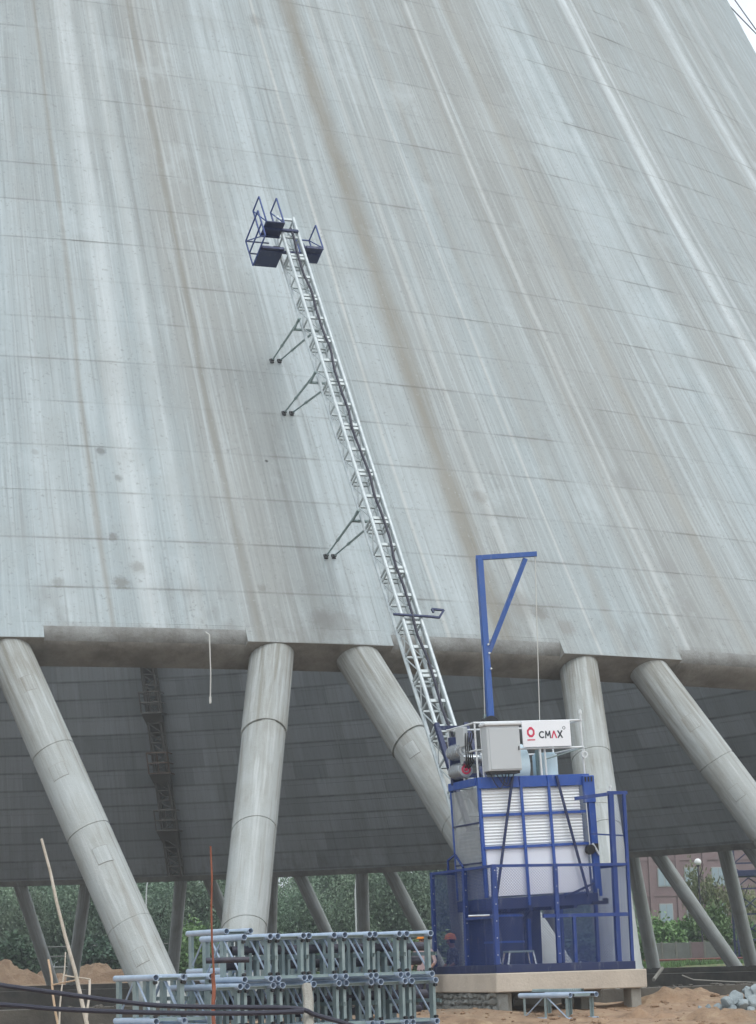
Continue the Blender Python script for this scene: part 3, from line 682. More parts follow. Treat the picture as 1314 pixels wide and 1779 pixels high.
mb = MB(); rail_box(mb, .88, -.14, .42, zp - 1.0, zp - .12, .03, False); mb.bar((.88, .42, zp - .12), (.30, .42, zp - .12), .03); mb.bar((.88, .42, zp - .6), (.30, .42, zp - .6), .03); mb.bar((.50, .42, zp - 1.0), (.50, .42, zp - .12), .03); mb.build('guard_rail', M_BLUE3, pr)
mb = MB(); mb.bar((.84, .1, zp - 1.04), (-.1, .1, zp - 1.04), .06); mb.bar((.4, -.1, zp - 1.04), (.26, -.1, zp - .7), .05); mb.build('support_arm', M_NAVY, pr)

# ------------------------------------------------------------------ concrete plinth under the hoist
YAW = R_(21); EX = Vector((math.cos(YAW), math.sin(YAW), 0)); EY = Vector((-math.sin(YAW), math.cos(YAW), 0)); EZ = Vector((0, 0, 1))
SC = at(862, 1691, 44.0); slab_z = SC.z
plinth = empty('hoist_plinth', frame(SC, EX, EY, EZ), 'pale brown concrete slab on short legs carrying the blue hoist enclosure', 'slab')
GZ = -slab_z - .05
mb = MB(); mb.bbox((1.66, 1.75, -.185), (3.32, 3.5, .37), .018); mb.build('slab', M_SLAB, plinth)
for x, y, w, d in ((.26, .45, .36, .36), (2.42, 1.1, .30, .34), (3.12, .30, .22, .36), (3.1, 3.1, .34, .34), (.25, 3.1, .34, .34), (1.5, 3.1, .34, .34)):
    mb = MB(); mb.bbox((x, y, (-.372 + GZ) / 2 - .1), (w, d, -GZ - .372 + .2), .012); mb.build('leg', M_LEG, plinth)
mb = MB(); mb.bbox((1.75, 2.0, -.46), (2.9, .3, .17), .01); mb.build('beam', M_LEG, plinth)

def rock_mesh(seed, nm, mat, sub=2, flat=.75, cut=(.26, .40)):
    rr = random.Random(seed); bm = bmesh.new(); bmesh.ops.create_icosphere(bm, subdivisions=sub, radius=.5); off = Vector((rr.random() * 50, rr.random() * 50, rr.random() * 50))
    pl = [Vector((rr.gauss(0, 1), rr.gauss(0, 1), rr.gauss(0, 1))).normalized() for _ in range(9)]; pd = [rr.uniform(cut[0], cut[1]) for _ in pl]
    for v in bm.verts:
        c = v.co
        for p_, d_ in zip(pl, pd):
            k = c.dot(p_)
            if k > d_: c = c - p_ * (k - d_)
        v.co = c + c.normalized() * noise.noise(c * 4 + off) * .05; v.co.z *= flat
    me = bpy.data.meshes.new(nm); bm.to_mesh(me); bm.free(); me.materials.append(mat); return me
rocks_s = [rock_mesh(20 + i, 'stone', M_STONE, 2, .7) for i in range(5)]
wall = empty('rubble_wall', frame(SC + EX * .02 + EZ * -.40, EX, EY, EZ), 'rough grey rubble stone wall under the left side of the hoist slab', 'wall')
mb = MB(); mb.box((.16, 1.75, (GZ + .40) / 2 + .03), (.20, 3.3, -GZ - .40 - .05)); mb.build('mortar', M_STONE, wall)
rr = random.Random(5)
for row in range(5):
    y = .15 + rr.random() * .2
    while y < 3.4:
        o = put('stone', rr.choice(rocks_s), wall); w = rr.uniform(.16, .30)
        o.location = (.05 + rr.uniform(-.02, .03), y, -.05 - row * .125 + rr.uniform(-.02, .02)); o.scale = (rr.uniform(.16, .24), w, rr.uniform(.16, .24)); o.rotation_euler = (rr.uniform(-.5, .5), rr.uniform(-.5, .5), rr.uniform(-.4, .4)); y += w * .8

# ------------------------------------------------------------------ blue base enclosure
enc = empty('base_enclosure', frame(SC + EZ * .004 + EY * .05 + EX * .03, EX, EY, EZ), 'blue steel base enclosure with wire mesh panels around the hoist foot', 'enclosure')
EW, ED, EH = 3.08, 3.35, 2.12
for c, d in (((EW / 2, .06, .08), (EW, .10, .16)), ((.06, ED / 2, .08), (.10, ED - .21, .16)), ((EW - .06, ED / 2, .08), (.10, ED - .21, .16)), ((EW / 2, ED - .05, .08), (EW, .10, .16)), ((1.3, ED / 2, .07), (.10, ED - .21, .13))):
    mb = MB(); mb.bbox(c, d, .008); mb.build('base_beam', M_NAVY, enc)
for x, y, h, w in ((.05, .05, EH, .10), (1.40, .05, EH, .085), (.05, 1.55, EH, .09), (.05, ED - .05, EH, .08), (EW - .05, .05, EH + 1.40, .065), (EW - .33, .10, EH + 1.44, .10), (EW - .05, 1.6, EH, .07), (EW - .05, ED - .05, EH, .07), (1.77, .06, 1.06, .07), (1.15, .9, 1.06, .08)):
    mb = MB(); mb.bbox((x, y, .16 + (h - .16) / 2), (w, w, h - .16), .006); po = mb.build('post', M_BLUE3, enc)
    if x < .1 or x == 1.40:
        bm_ = MB()
        for i in range(6): bm_.cyl((x, y - w / 2, .35 + i * .33), (x, y - w / 2 - .012, .35 + i * .33), .011, n=6)
        bm_.build('bolt', M_RAILW, po)
def rail(a_, b_, w=.055, nm='rail'): mb = MB(); mb.bar(a_, b_, w); return mb.build(nm, M_BLUE3, enc)
rail((.10, .05, EH - .03), (EW - .08, .05, EH - .03)); rail((.05, .11, EH - .03), (.05, ED - .09, EH - .03)); rail((EW - .05, .1, EH - .03), (EW - .05, ED - .09, EH - .03)); rail((.09, ED - .05, EH - .03), (EW - .09, ED - .05, EH - .03))
rail((1.10, .07, 1.09), (EW - .09, .07, 1.09), .075); rail((.05, .11, 1.09), (.05, 1.5, 1.09), .05); rail((EW - .40, .09, EH + 1.42), (EW + .02, .05, EH + 1.42), .07); rail((EW - .36, .10, EH + 1.40), (EW - 1.05, .30, EH + 1.32), .07)
rail((.05, 1.6, EH + .02), (.05, 2.0, EH + .30), .035); rail((.05, 2.0, EH + .30), (.05, 2.4, EH + .20), .035); rail((.05, 2.4, EH + .20), (.05, 2.4, EH), .035); rail((EW - .06, .10, EH + .55), (EW - .75, .25, EH + .60), .03)
mb = MB(); mb.cyl((EW - .33, .10, EH + 1.44), (EW - .33, .10, EH + 1.53), .02, n=8); mb.cyl((EW - .33, .10, EH + 1.53), (EW - .33, .10, EH + 1.57), .035, n=8); mb.build('cap_bolt', M_RAILW, enc)
def wire_panel(o, u, v, U_, V_, sp=.042, w=.0048):              # diamond mesh over a U_ x V_ rectangle at o spanned by unit vectors u, v
    mb = MB(); o = Vector(o); u = Vector(u); v = Vector(v); k = 1.0; n = int((U_ + V_) / (sp * 1.414)) + 1
    for i in range(1, n):
        c = i * sp * 1.414
        a_ = (c, 0) if c <= U_ else (U_, c - U_); b_ = (0, c) if c <= V_ else (c - V_, V_); mb.wire(o + u * a_[0] + v * a_[1], o + u * b_[0] + v * b_[1], w)
        a_ = (U_ - c, 0) if c <= U_ else (0, c - U_); b_ = (U_, c) if c <= V_ else (U_ - (c - V_), V_); mb.wire(o + u * a_[0] + v * a_[1], o + u * b_[0] + v * b_[1], w)
    return mb
X_, Y_, Z_ = (1, 0, 0), (0, 1, 0), (0, 0, 1)
for o, u, v, U_, V_ in (((.05, .10, .16), Y_, Z_, 1.40, EH - .22), ((.05, 1.60, .16), Y_, Z_, ED - 1.70, EH - .22), ((.10, .05, .16), X_, Z_, 1.25, EH - .22), ((1.45, .05, .16), X_, Z_, EW - 1.55, .88), ((1.45, .05, 1.14), X_, Z_, EW - 1.55, EH - 1.20),
                        ((EW - .28, .08, EH), X_, Z_, .20, 1.38), ((EW - .05, .10, .16), Y_, Z_, 1.45, EH - .22), ((EW - .05, 1.64, .16), Y_, Z_, ED - 1.74, EH - .22)):
    wire_panel(o, u, v, U_, V_).build('mesh_panel', M_BLUE3, enc)
mb = MB(); mb.bbox((1.22, 2.3, .82), (1.70, .03, 1.32), .004); mb.build('back_plate', M_NAVY, enc)
# gear that stands inside the enclosure
cd = empty('cable_drum', frame(SC + EX * .72 + EY * 1.15 + EZ * .01, EX, EY, EZ), 'dark blue cable basket standing under the hoist cage', 'drum')
mb = MB(); mb.pipe((0, 0, .02), (0, 0, 1.16), .40, .02, 24); mb.cyl((0, 0, .0), (0, 0, .04), .40, n=24); mb.build('body', M_NAVY, cd, True)
for z in (.06, .6, 1.12): mb = MB(); mb.pipe((0, 0, z - .02), (0, 0, z + .02), .415, .015, 24); mb.build('hoop', M_BLUE, cd, True)
stp = empty('step_stool', frame(SC + EX * .55 + EY * .45 + EZ * .01, EX, EY, EZ), 'small grey steel step stool in front of the cable basket', 'step')
mb = MB(); mb.bbox((.16, 0, .40), (.56, .30, .04), .008); mb.build('tread', M_TIE, stp)
for sx in (-.1, .42):
    for sy in (-.13, .13): mb = MB(); mb.bar((sx, sy, .38), (sx + (.07 if sx > 0 else -.07), sy * 1.2, .0), .03); mb.build('leg', M_CHROME, stp)
brace = empty('prop_bar', frame(SC + EX * .16 + EY * .35 + EZ * .18, EX, EY, EZ), 'thin bright prop bar leaning beside the front left enclosure post', 'bar')
mb = MB(); mb.cyl((-.05, 0, .95), (.10, 0, 0), .022, n=8); mb.build('tube', M_CHROME, brace); mb = MB(); mb.cyl((-.09, 0, .955), (-.44, .25, .955), .022, n=8); mb.build('cross_tube', M_CHROME, brace)

# ------------------------------------------------------------------ hoist cage
CC = at(846, 1581, 44.8); CT = R_(2.0); CX = EX * math.cos(CT) + EZ * math.sin(CT); CZ = EZ * math.cos(CT) - EX * math.sin(CT)
cage = empty('hoist_cage', frame(CC, CX, EY, CZ), 'blue and white hoist cage with white panels hanging above the enclosure', 'hoist cage')
W, D, H = 2.50, 1.5, 2.66
def cpart(nm, mb, mat, parent=None, smooth=False): return mb.build(nm, mat, parent or cage, smooth)
mb = MB(); mb.bbox((W / 2, D / 2, .07), (W, D, .10), .01); mb.box((W / 2, .03, .11), (W + .02, .07, .22)); mb.box((.03, D / 2, .11), (.07, D - .1, .22)); mb.box((W - .03, D / 2, .11), (.07, D - .1, .22)); mb.box((W / 2, D - .03, .11), (W, .07, .22))
for x in (.5, 1.0, 1.5, 2.0): mb.box((x, D / 2, -.01), (.08, D - .1, .10))
cpart('floor_frame', mb, M_NAVY)
mb = MB(); mb.bbox((W / 2, -.005, H - .115), (W + .02, .06, .23), .006); cpart('front_header', mb, M_BLUE)
mb = MB(); mb.bbox((-.012, D / 2 + .03, H - .08), (.05, D - .08, .16), .006); cpart('side_header', mb, M_BLUE)
mb = MB(); mb.bbox((W + .012, D / 2 + .03, H - .08), (.05, D - .08, .16), .006); cpart('side_header', mb, M_BLUE)
mb = MB(); mb.bbox((W / 2, D / 2, H - .02), (W - .06, D - .06, .03), .005); cpart('roof', mb, M_NAVY)
for x, y in ((.03, .03), (W - .03, .03), (.03, D - .03), (W - .03, D - .03)):
    mb = MB(); mb.bbox((x, y, H / 2 + .11), (.07, .07, H - .26), .006); cpart('corner_post', mb, M_BLUE)
z1, z2 = H * .71, H * .464
def corrug(z0_, z1_, x0, x1, y=.035, p=.062, a=.014):
    mb = MB(); n = int((z1_ - z0_) / p * 6); vs = []
    for i in range(n + 1):
        z = z0_ + (z1_ - z0_) * i / n; yy = y + a * math.sin((z - z0_) / p * 2 * math.pi)
        vs += [(x0, yy, z), (x1, yy, z), (x0, yy + .012, z), (x1, yy + .012, z)]
    fs = []
    for i in range(n):
        b = 4 * i; fs += [(b, b + 1, b + 5, b + 4), (b + 2, b + 6, b + 7, b + 3), (b, b + 4, b + 6, b + 2), (b + 1, b + 3, b + 7, b + 5)]
    return mb.add(vs, fs)
cpart('corrugated_sheet', corrug(z1 + .02, H - .24, .07, W - .22), M_LOUVRE, None, True)
cpart('corrugated_sheet', corrug(z2 + .02, z1 - .02, .07, W - .20), M_LOUVRE, None, True)
mb = MB(); mb.bbox((W / 2 - .02, .04, (z2 + .22) / 2 + .02), (W - .22, .02, z2 - .26), .004); pp = cpart('lower_sheet', mb, M_WHITE)
mb = MB()
for i in range(22): mb.box((W / 2 - .02, .028, z2 - .06 - i * .018), (W - .24, .006, .006))
cpart('tread_pattern', mb, M_WHITE, pp)
for z in (z1, z2): mb = MB(); mb.box((W / 2, -.012, z), (W - .08, .045, .055)); cpart('cross_rail', mb, M_BLUE)
for xf in (.375, .625): mb = MB(); mb.box((W * xf, -.038, H / 2 + .02), (.052, .045, H - .06)); cpart('upright', mb, M_BLUE)
for xa, xb in ((.30, .075), (.695, .905)): mb = MB(); mb.bar((W * xa, -.075, H - .02), (W * xb, -.075, .16), .05, .03, (0, 1, 0)); cpart('diagonal_brace', mb, M_NAVY)
mb = MB(); mb.bar((W * .70, -.03, .18), (W * 1.0, -.03, .44), .04); cpart('diagonal_brace', mb, M_NAVY)
# left side: mesh over a framed opening, inner sheets below
mb = wire_panel((.0, .09, .24), Y_, Z_, D - .18, H - .44, .030, .0065); cpart('side_mesh', mb, M_GREYW)
for z in (.95, 1.75): mb = MB(); mb.box((.0, D / 2, z), (.03, D - .14, .035)); cpart('side_rail', mb, M_NAVY)
cl = corrug(.26, 1.62, 0, D - .2, 0, .075, .02); cl.v = [(.09 + v[1], .1 + v[0], v[2]) for v in cl.v]; cpart('inner_side_sheet', cl, M_GREYS)
mb = MB(); mb.box((W / 2, D - .06, .85), (W - .16, .02, 1.2)); cpart('back_sheet', mb, M_GREYS)
mb = wire_panel((W - .0, .09, .24), Y_, Z_, D - .18, H - .44, .04, .006); cpart('side_mesh', mb, M_BLUE)
# right end: door gear and counterweight channel
mb = MB(); mb.bbox((W - .04, -.06, H - .32), (.26, .08, .56), .01); dg = cpart('door_gear_box', mb, M_BLUE)
mb = MB()
for i in range(3): mb.box((W - .12 + i * .07, -.105, H - .12), (.03, .02, .10))
cpart('latch', mb, M_BLACK, dg)
mb = MB(); mb.box((W - .02, -.05, H / 2 - .05), (.10, .06, H - .7)); mb.box((W + .06, -.03, H / 2 - .1), (.05, .05, H - .5)); cpart('door_channel', mb, M_BLUE)
mb = MB(); mb.cyl((W - .14, -.05, 1.10), (W - .14, -.16, 1.10), .10, n=14); mb.box((W - .0, -.08, 1.14), (.12, .05, .16)); cpart('door_pulley', mb, M_BLACK)
mb = MB(); mb.bar((W - .08, -.11, 1.22), (W + .06, -.11, .98), .05, .04); cpart('door_lever', mb, M_RAILW)
mb = MB(); mb.tube([(W - .13, -.075, H - .6), (W - .125, -.075, 1.4), (W - .12, -.075, .5)], .012, 5); cpart('door_chain', mb, M_RAILW)
mb = MB(); mb.box((W + .03, .0, .02), (.36, .10, .07)); mb.cyl((W + .18, -.04, .06), (W + .18, .06, .06), .05, n=10); cpart('sill_bracket', mb, M_BLACK)
# inclined carriage that grips the mast behind the cage
mb = MB()
ci = frame(CC, CX, EY, CZ).inverted()
def mast_in_cage(t_, x, y): return ci @ (MB0 + ZM * t_ + XM * x + YM * y)
tz = lambda z: (z - MB0.z) / ZM.z
for sx in (-.36, .36): mb.bar(mast_in_cage(tz(2.5), sx, -.46), mast_in_cage(tz(6.1), sx, -.46), .10)
for zc in (2.6, 3.7, 4.9, 6.0): mb.bar(mast_in_cage(tz(zc), -.36, -.46), mast_in_cage(tz(zc), .36, -.46), .09)
for sx, xx in ((-.36, .08), (.36, .9)): mb.bar(mast_in_cage(tz(5.0), sx, -.46), (xx, D - .03, H - .06), .09); mb.bar(mast_in_cage(tz(3.7), sx, -.46), (xx, D - .03, 1.2), .07)
cpart('carriage_frame', mb, M_NAVY)
for zc in (2.9, 5.6):
    for sx in (-1, 1): mb = MB(); mb.cyl(mast_in_cage(tz(zc), sx * .30, -.42), mast_in_cage(tz(zc), sx * .22, -.42), .09, n=12); cpart('guide_roller', mb, M_BLACK)
# roof guard rail
zr = H; rt = H + 1.12; rmz = H + .56
for x, y in ((.03, .03), (.16, .03), (W - .06, .03), (.03, .75), (.03, D - .04), (W - .06, D - .04), (W / 2, D - .04)):
    mb = MB(); mb.cyl((x, y, zr), (x, y, rt), .021, n=8); cpart('rail_post', mb, M_RAILW, None, True)
for a_, b_ in (((.0, .03), (W - .03, .03)), ((.03, .0), (.03, D)), ((W - .06, .0), (W - .06, D)), ((.0, D - .04), (W - .03, D - .04))):
    for z in (rt, rmz):
        mb = MB(); mb.cyl((*a_, z), (*b_, z), .021, n=8); cpart('guard_rail', mb, M_RAILW, None, True)
mb = MB(); mb.cyl((1.46, .03, rmz), (1.46, .03, zr), .024, n=8); mb.cyl((1.60, .10, rmz), (1.60, .10, zr), .024, n=8); cpart('sign_leg', mb, M_RAILW)
mb = MB(); mb.cyl((1.62, .12, zr + .34), (W - .08, .03, rmz - .02), .016, n=6); cpart('rail_brace', mb, M_TIE)
mb = MB(); mb.cyl((W - .07, -.01, rt), (W - .07, -.01, rt + .22), .018, n=8); mb.cyl((W - .07, -.01, rt + .13), (W - .07, -.01, rt + .20), .034, n=8); cpart('pin', mb, M_RAILW)
mb = MB(); mb.pipe((W - .05, -.03, zr + .40), (W - .05, .01, zr + .40), .075, .03, 16); mb.tube([(W - .05, -.01, zr + .47), (W - .05, -.01, rmz)], .012, 5); cpart('snatch_ring', mb, M_RAILW)
# electrical cabinet on the front rail
cab = empty('control_cabinet'); cab.parent = cage; cab['label'] = 'light grey electrical cabinet with overhanging lid'
mb = MB(); mb.bbox((.52, -.13, zr + .56), (.74, .28, .92), .012); cpart('cabinet_body', mb, M_CAB, cab)
mb = MB(); mb.bbox((.52, -.14, zr + 1.05), (.82, .34, .06), .015); cpart('cabinet_lid', mb, M_CABLID, cab)
mb = MB(); mb.bbox((.54, -.275, zr + .55), (.68, .016, .84), .006); cpart('cabinet_door', mb, M_CAB, cab)
mb = MB(); mb.box((.52, -.13, zr + .07), (.66, .22, .05)); mb.box((.84, -.29, zr + .55), (.02, .02, .08)); cpart('cabinet_base', mb, M_BLACK, cab)
mb = MB(); mb.bbox((-.02, .62, zr + .88), (.10, .42, .40), .01); cpart('junction_box', mb, M_CAB)
mb = MB()
for q, (xa, xb, dp) in enumerate(((.25, .60, .30), (.38, .78, .26), (.50, .66, .22))):
    mb.tube([(xa + (xb - xa) * i / 12, -.10 - .04 * math.sin(math.pi * i / 12), zr + .06 - dp * math.sin(math.pi * i / 12)) for i in range(13)], .011, 5)
cpart('cable_loop', mb, M_RUBBER)
# name board
sg = empty('name_board'); sg.parent = cage; sg['label'] = 'white name board with red ring emblem and dark letters'
SX0, SX1, SZ0, SZ1 = 1.06, 2.16, zr + .585, zr + 1.125; SWd, SHt = SX1 - SX0, SZ1 - SZ0
mb = MB(); mb.bbox(((SX0 + SX1) / 2, -.025, (SZ0 + SZ1) / 2), (SWd, .02, SHt), .004); cpart('board', mb, M_SIGN, sg)
yb = -.0385
def annulus(cx_, cz_, ro, ri, n=24, rot=0, sq=1.0):
    mb = MB(); vs = []
    for r_ in (ro, ri):
        for i in range(n): t_ = rot + 2 * math.pi * i / n; vs.append((cx_ + r_ * math.cos(t_) * sq, yb, cz_ + r_ * math.sin(t_)))
    vs += [(v[0], yb + .003, v[2]) for v in vs]; m_ = 2 * n; fs = []
    for i in range(n):
        j = (i + 1) % n; fs += [(i, j, n + j, n + i), (i, m_ + i, m_ + j, j), (n + i, n + j, m_ + n + j, m_ + n + i)]
    return mb.add(vs, fs)
lx = SX0 + .175 * SWd; lz = SZ0 + .56 * SHt
cpart('emblem_ring', annulus(lx, lz, .108, .060, 8, R_(22.5), .86), M_RED, sg)
mb = MB(); mb.box((lx, yb + .001, lz + .095), (.06, .004, .03)); 
cpart('emblem_notch', mb, M_RED, sg)
mb = MB()
for i in range(6): mb.box((lx - .075 + i * .030, yb + .001, lz - .155), (.021, .004, .030))
cpart('small_lettering', mb, M_RED, sg)
def letter(pieces, x0, mat, nm):
    mb = MB(); hgt = .148; zb = SZ0 + .46 * SHt - .5 * .148
    for poly in pieces:
        vs = [(x0 + p[0] * hgt, yb, zb + p[1] * hgt) for p in poly]; n = len(vs); vs += [(v[0], yb + .003, v[2]) for v in vs]
        mb.add(vs, [tuple(range(n))] + [(i, n + i, n + (i + 1) % n, (i + 1) % n) for i in range(n)])
    cpart(nm, mb, mat, sg)
def strip(pts, w):                                     # thick polyline as quads
    out = []
    for (x0, z0_), (x1, z1_) in zip(pts, pts[1:]):
        dx, dz = x1 - x0, z1_ - z0_; L = math.hypot(dx, dz); nx, nz = -dz / L * w / 2, dx / L * w / 2; ex, ez = dx / L * w * .12, dz / L * w * .12
        out.append([(x0 + nx - ex, z0_ + nz - ez), (x0 - nx - ex, z0_ - nz - ez), (x1 - nx + ex, z1_ - nz + ez), (x1 + nx + ex, z1_ + nz + ez)])
    return out
arc = [(.50 + .40 * math.cos(a_), .5 + .41 * math.sin(a_)) for a_ in [R_(48 + i * (264 / 12)) for i in range(13)]]
L0 = SX0 + .335 * SWd
letter(strip(arc, .19), L0, M_INK, 'letter_c')
letter(strip([(.09, 0), (.17, 1)], .18) + strip([(.17, .97), (.46, .28)], .17) + strip([(.46, .28), (.75, .97)], .17) + strip([(.75, 1), (.83, 0)], .18), L0 + .140, M_INK, 'letter_m')
letter(strip([(.08, 0), (.44, .97)], .20) + strip([(.44, .97), (.80, 0)], .20), L0 + .283, M_RED, 'letter_a')
letter(strip([(.08, 0), (.74, 1)], .20) + strip([(.08, 1), (.74, 0)], .20), L0 + .425, M_INK, 'letter_x')
cpart('registered_mark', annulus(SX0 + .865 * SWd, SZ0 + .70 * SHt, .034, .024, 16), M_INK, sg)
# drive motors beside the mast
for i, (z, y) in enumerate(((zr + .62, 1.05), (zr + .22, 1.0))):
    mo = MB(); mo.cyl((.02, y - .35, z), (.02, y + .25, z), .14, n=20); mo.cyl((.02, y - .40, z), (.02, y - .34, z), .155, n=20)
    for q in range(6): mo.pipe((.02, y - .28 + q * .08, z), (.02, y - .25 + q * .08, z), .165, .03, 20)
    mo = cpart('drive_motor', mo, M_CHROME, None, True)
    fc = MB(); fc.pipe((.02, y - .415, z), (.02, y - .40, z), .10, .035, 18); fc.cyl((.02, y - .43, z), (.02, y - .40, z), .035, n=10); cpart('fan_cover', fc, M_RED if i else M_RAILW, mo)
mb = MB(); mb.cyl((-.08, .55, zr + .42), (.62, .55, zr + .42), .10, n=16); mb.cyl((.30, .55, zr + .42), (.36, .55, zr + .42), .15, n=16); mb.cyl((.5, .55, zr + .42), (.56, .55, zr + .42), .14, n=16); cpart('gearbox', mb, M_CHROME, None, True)
mb = MB(); mb.bbox((.1, 1.25, zr + .45), (.30, .10, 1.0), .01); cpart('drive_plate', mb, M_NAVY)
mb = MB()
for q in range(4): mb.tube([(-.02 + q * .05, .42 - q * .03, zr + .95), (-.06 + q * .04, .36, zr + .7), (-.02 + q * .05, .45, zr + .35), (.05, .8, zr + .1)], .014, 5)
cpart('motor_leads', mb, M_BLACK)
mb = MB(); mb.cyl((.86, .62, zr + .25), (1.28, .62, zr + .25), .46, n=32); mb.box((1.07, .62, zr + .03), (.5, .5, .06)); cpart('rope_drum', mb, M_DRUM, None, True)
mb = MB(); mb.cyl((1.80, .55, zr), (1.80, .55, zr + .46), .26, n=28); mb.cyl((1.80, .55, zr + .46), (1.80, .55, zr + .50), .22, n=28); cpart('oil_drum', mb, M_DRUM, None, True)
mb = MB(); mb.cyl((1.55, .36, zr), (1.55, .36, zr + .55), .05, n=10); mb.tube([(1.53, .28, zr + .02), (1.54, .27, zr + .3), (1.53, .28, zr + .56)], .02, 5); cpart('chain_post', mb, M_TIE)
# erection jib on the roof
jb = empty('erection_jib'); jb.parent = cage; jb['label'] = 'blue triangular erection jib standing on the cage roof'
ji = frame(CC, CX, EY, CZ).inverted(); JY = 45.75
jp = lambda x, y: ji @ at(x, y, JY)
mb = MB(); mb.bar(jp(859, 1338), jp(833, 969), .125, .125, (0, 1, 0)); cpart('post', mb, M_BLUE2, jb)
mb = MB(); mb.bar(jp(827, 969), jp(933, 962), .10, .10, (0, 1, 0)); cpart('arm', mb, M_BLUE2, jb)
mb = MB(); mb.bar(jp(913, 970), jp(850, 1132), .085, .085, (0, 1, 0)); cpart('brace', mb, M_BLUE2, jb)
mb = MB(); mb.cyl(jp(851, 1258) - Vector((0, .12, 0)), jp(851, 1258) + Vector((0, .12, 0)), .17, n=18); cpart('winch', mb, M_BLACK, jb)
mb = MB()
for x, y in ((848, 1135), (851, 1162), (846, 1120)): p_ = jp(x, y); mb.cyl(p_ - Vector((0, .10, 0)), p_ - Vector((0, .06, 0)), .02, n=8)
cpart('bolt', mb, M_RAILW, jb)
mb = MB(); mb.cyl(jp(835, 1000), jp(843, 1250), .010, n=5); cpart('rope', mb, M_ROPE, jb)
mb = MB(); mb.cyl(jp(930, 966), jp(938, 1252), .010, n=5); cpart('rope', mb, M_ROPE, jb)
mb = MB(); mb.cyl(jp(841, 1163), jp(847, 1163), .018, n=6); mb.bbox(jp(843, 1246), (.05, .05, .14), .01); cpart('rope_clip', mb, M_TIE, jb)

# ================================================================== STACKED MAST SECTIONS
def gz_(p): return ground_z(p.x, p.y)
SYAW = R_(31); SE = Vector((math.cos(SYAW), math.sin(SYAW), 0)); SA = Vector((-math.sin(SYAW), math.cos(SYAW), 0))
def put_section(tr, label, group, e=SE, a_=SA, flip=False):     # tr: middle of the front end of the upper right tube
    up = Vector((0, 0, 1)); zax = -a_
    c = tr - e * (SW / 2) - up * (SD / 2) + a_ * SL
    if flip: c = tr - e * (SD / 2) - up * (SW / 2) + a_ * SL
    M = frame(c, e, up, zax) if not flip else frame(c, up, -e, zax)
    o = empty('mast_section', M, label, 'mast section', group)
    for nm, me in STK: put(nm, me, o)
    return o
B0 = at(750, 1621, 36.5); PI_, RO = .598, .752; ordn = ['first', 'second', 'third', 'fourth', 'fifth', 'sixth', 'seventh', 'eighth', 'ninth']
jr = random.Random(3)
for row, cnt, dx in ((0, 6, 0.0), (1, 7, .05), (2, 7, .02)):
    for i in range(cnt):
        p_ = B0 + SE * (dx - i * PI_ + jr.uniform(-.012, .012)) - Vector((0, 0, row * RO)) + SA * jr.uniform(-.05, .05)
        put_section(p_, '%s galvanised mast section from the right in the %s row of the stack' % (ordn[i], ('top', 'middle', 'bottom')[row]), 'stacked mast sections')
put_section(at(436, 1617, 38.0), 'single mast section set back at the left end of the top row', 'stacked mast sections')
put_section(at(433, 1697, 38.0), 'mast section set back under the single left one of the top row', 'stacked mast sections')
for i, (x, y) in enumerate(((319, 1697), (368, 1696))):
    dpt = 36.5 - (750 - x) * .0052; q_ = at(x, y, dpt)
    put_section(q_, ('leftmost mast section of the middle row of the stack', 'second mast section from the left in the middle row')[i], 'stacked mast sections')
    put_section(q_ - Vector((.08, 0, RO)), ('leftmost mast section of the bottom row of the stack', 'second mast section from the left in the bottom row')[i], 'stacked mast sections')
gyaw = R_(36); ge = Vector((math.cos(gyaw), math.sin(gyaw), 0)); ga = Vector((-math.sin(gyaw), math.cos(gyaw), 0))
gq = at(1037, 1727, 42.6); put_section(gq, 'single mast section lying on a block before the slab legs', None, ge, ga, True)
bq = at(985, 1766, 42.9); mb = MB(); mb.bbox((0, 0, -.14), (.26, .34, .30), .02); o = mb.build('support_block', M_RUBBLE); o.location = bq; o.rotation_euler.z = .5; tag(o, 'small pale concrete block under the lone mast section', 'block')
def pipe_thing(a_, b_, r_, mat, label, nm='steel_pipe', cat='pipe', group=None):
    mid = (a_ + b_) / 2; mb = MB(); mb.pipe(a_ - mid, b_ - mid, r_, r_ * .16, 14); o = mb.build(nm, mat, None, True); o.location = mid; return tag(o, label, cat, group)
for k, (rw, dz, df, lab) in enumerate(((0, -.20, .75, 'upper dark pipe lying through the top row of stacked sections'), (0, -.43, .95, 'lower dark pipe lying through the top row of stacked sections'), (1, -.22, .8, 'dark pipe lying through the middle row of stacked sections'), (1, -.46, 1.0, 'thin dark pipe low inside the middle row of stacked sections'))):
    c0 = B0 - Vector((0, 0, rw * RO - dz)) + SA * df; pipe_thing(c0 + SE * .35, c0 - SE * 3.3, .075 if k != 3 else .06, M_DKPIPE, lab)
pipe_thing(at(358, 1669, 33.9), at(433, 1667, 34.0), .045, M_DKPIPE, 'short dark pipe laid against the front of the stack')

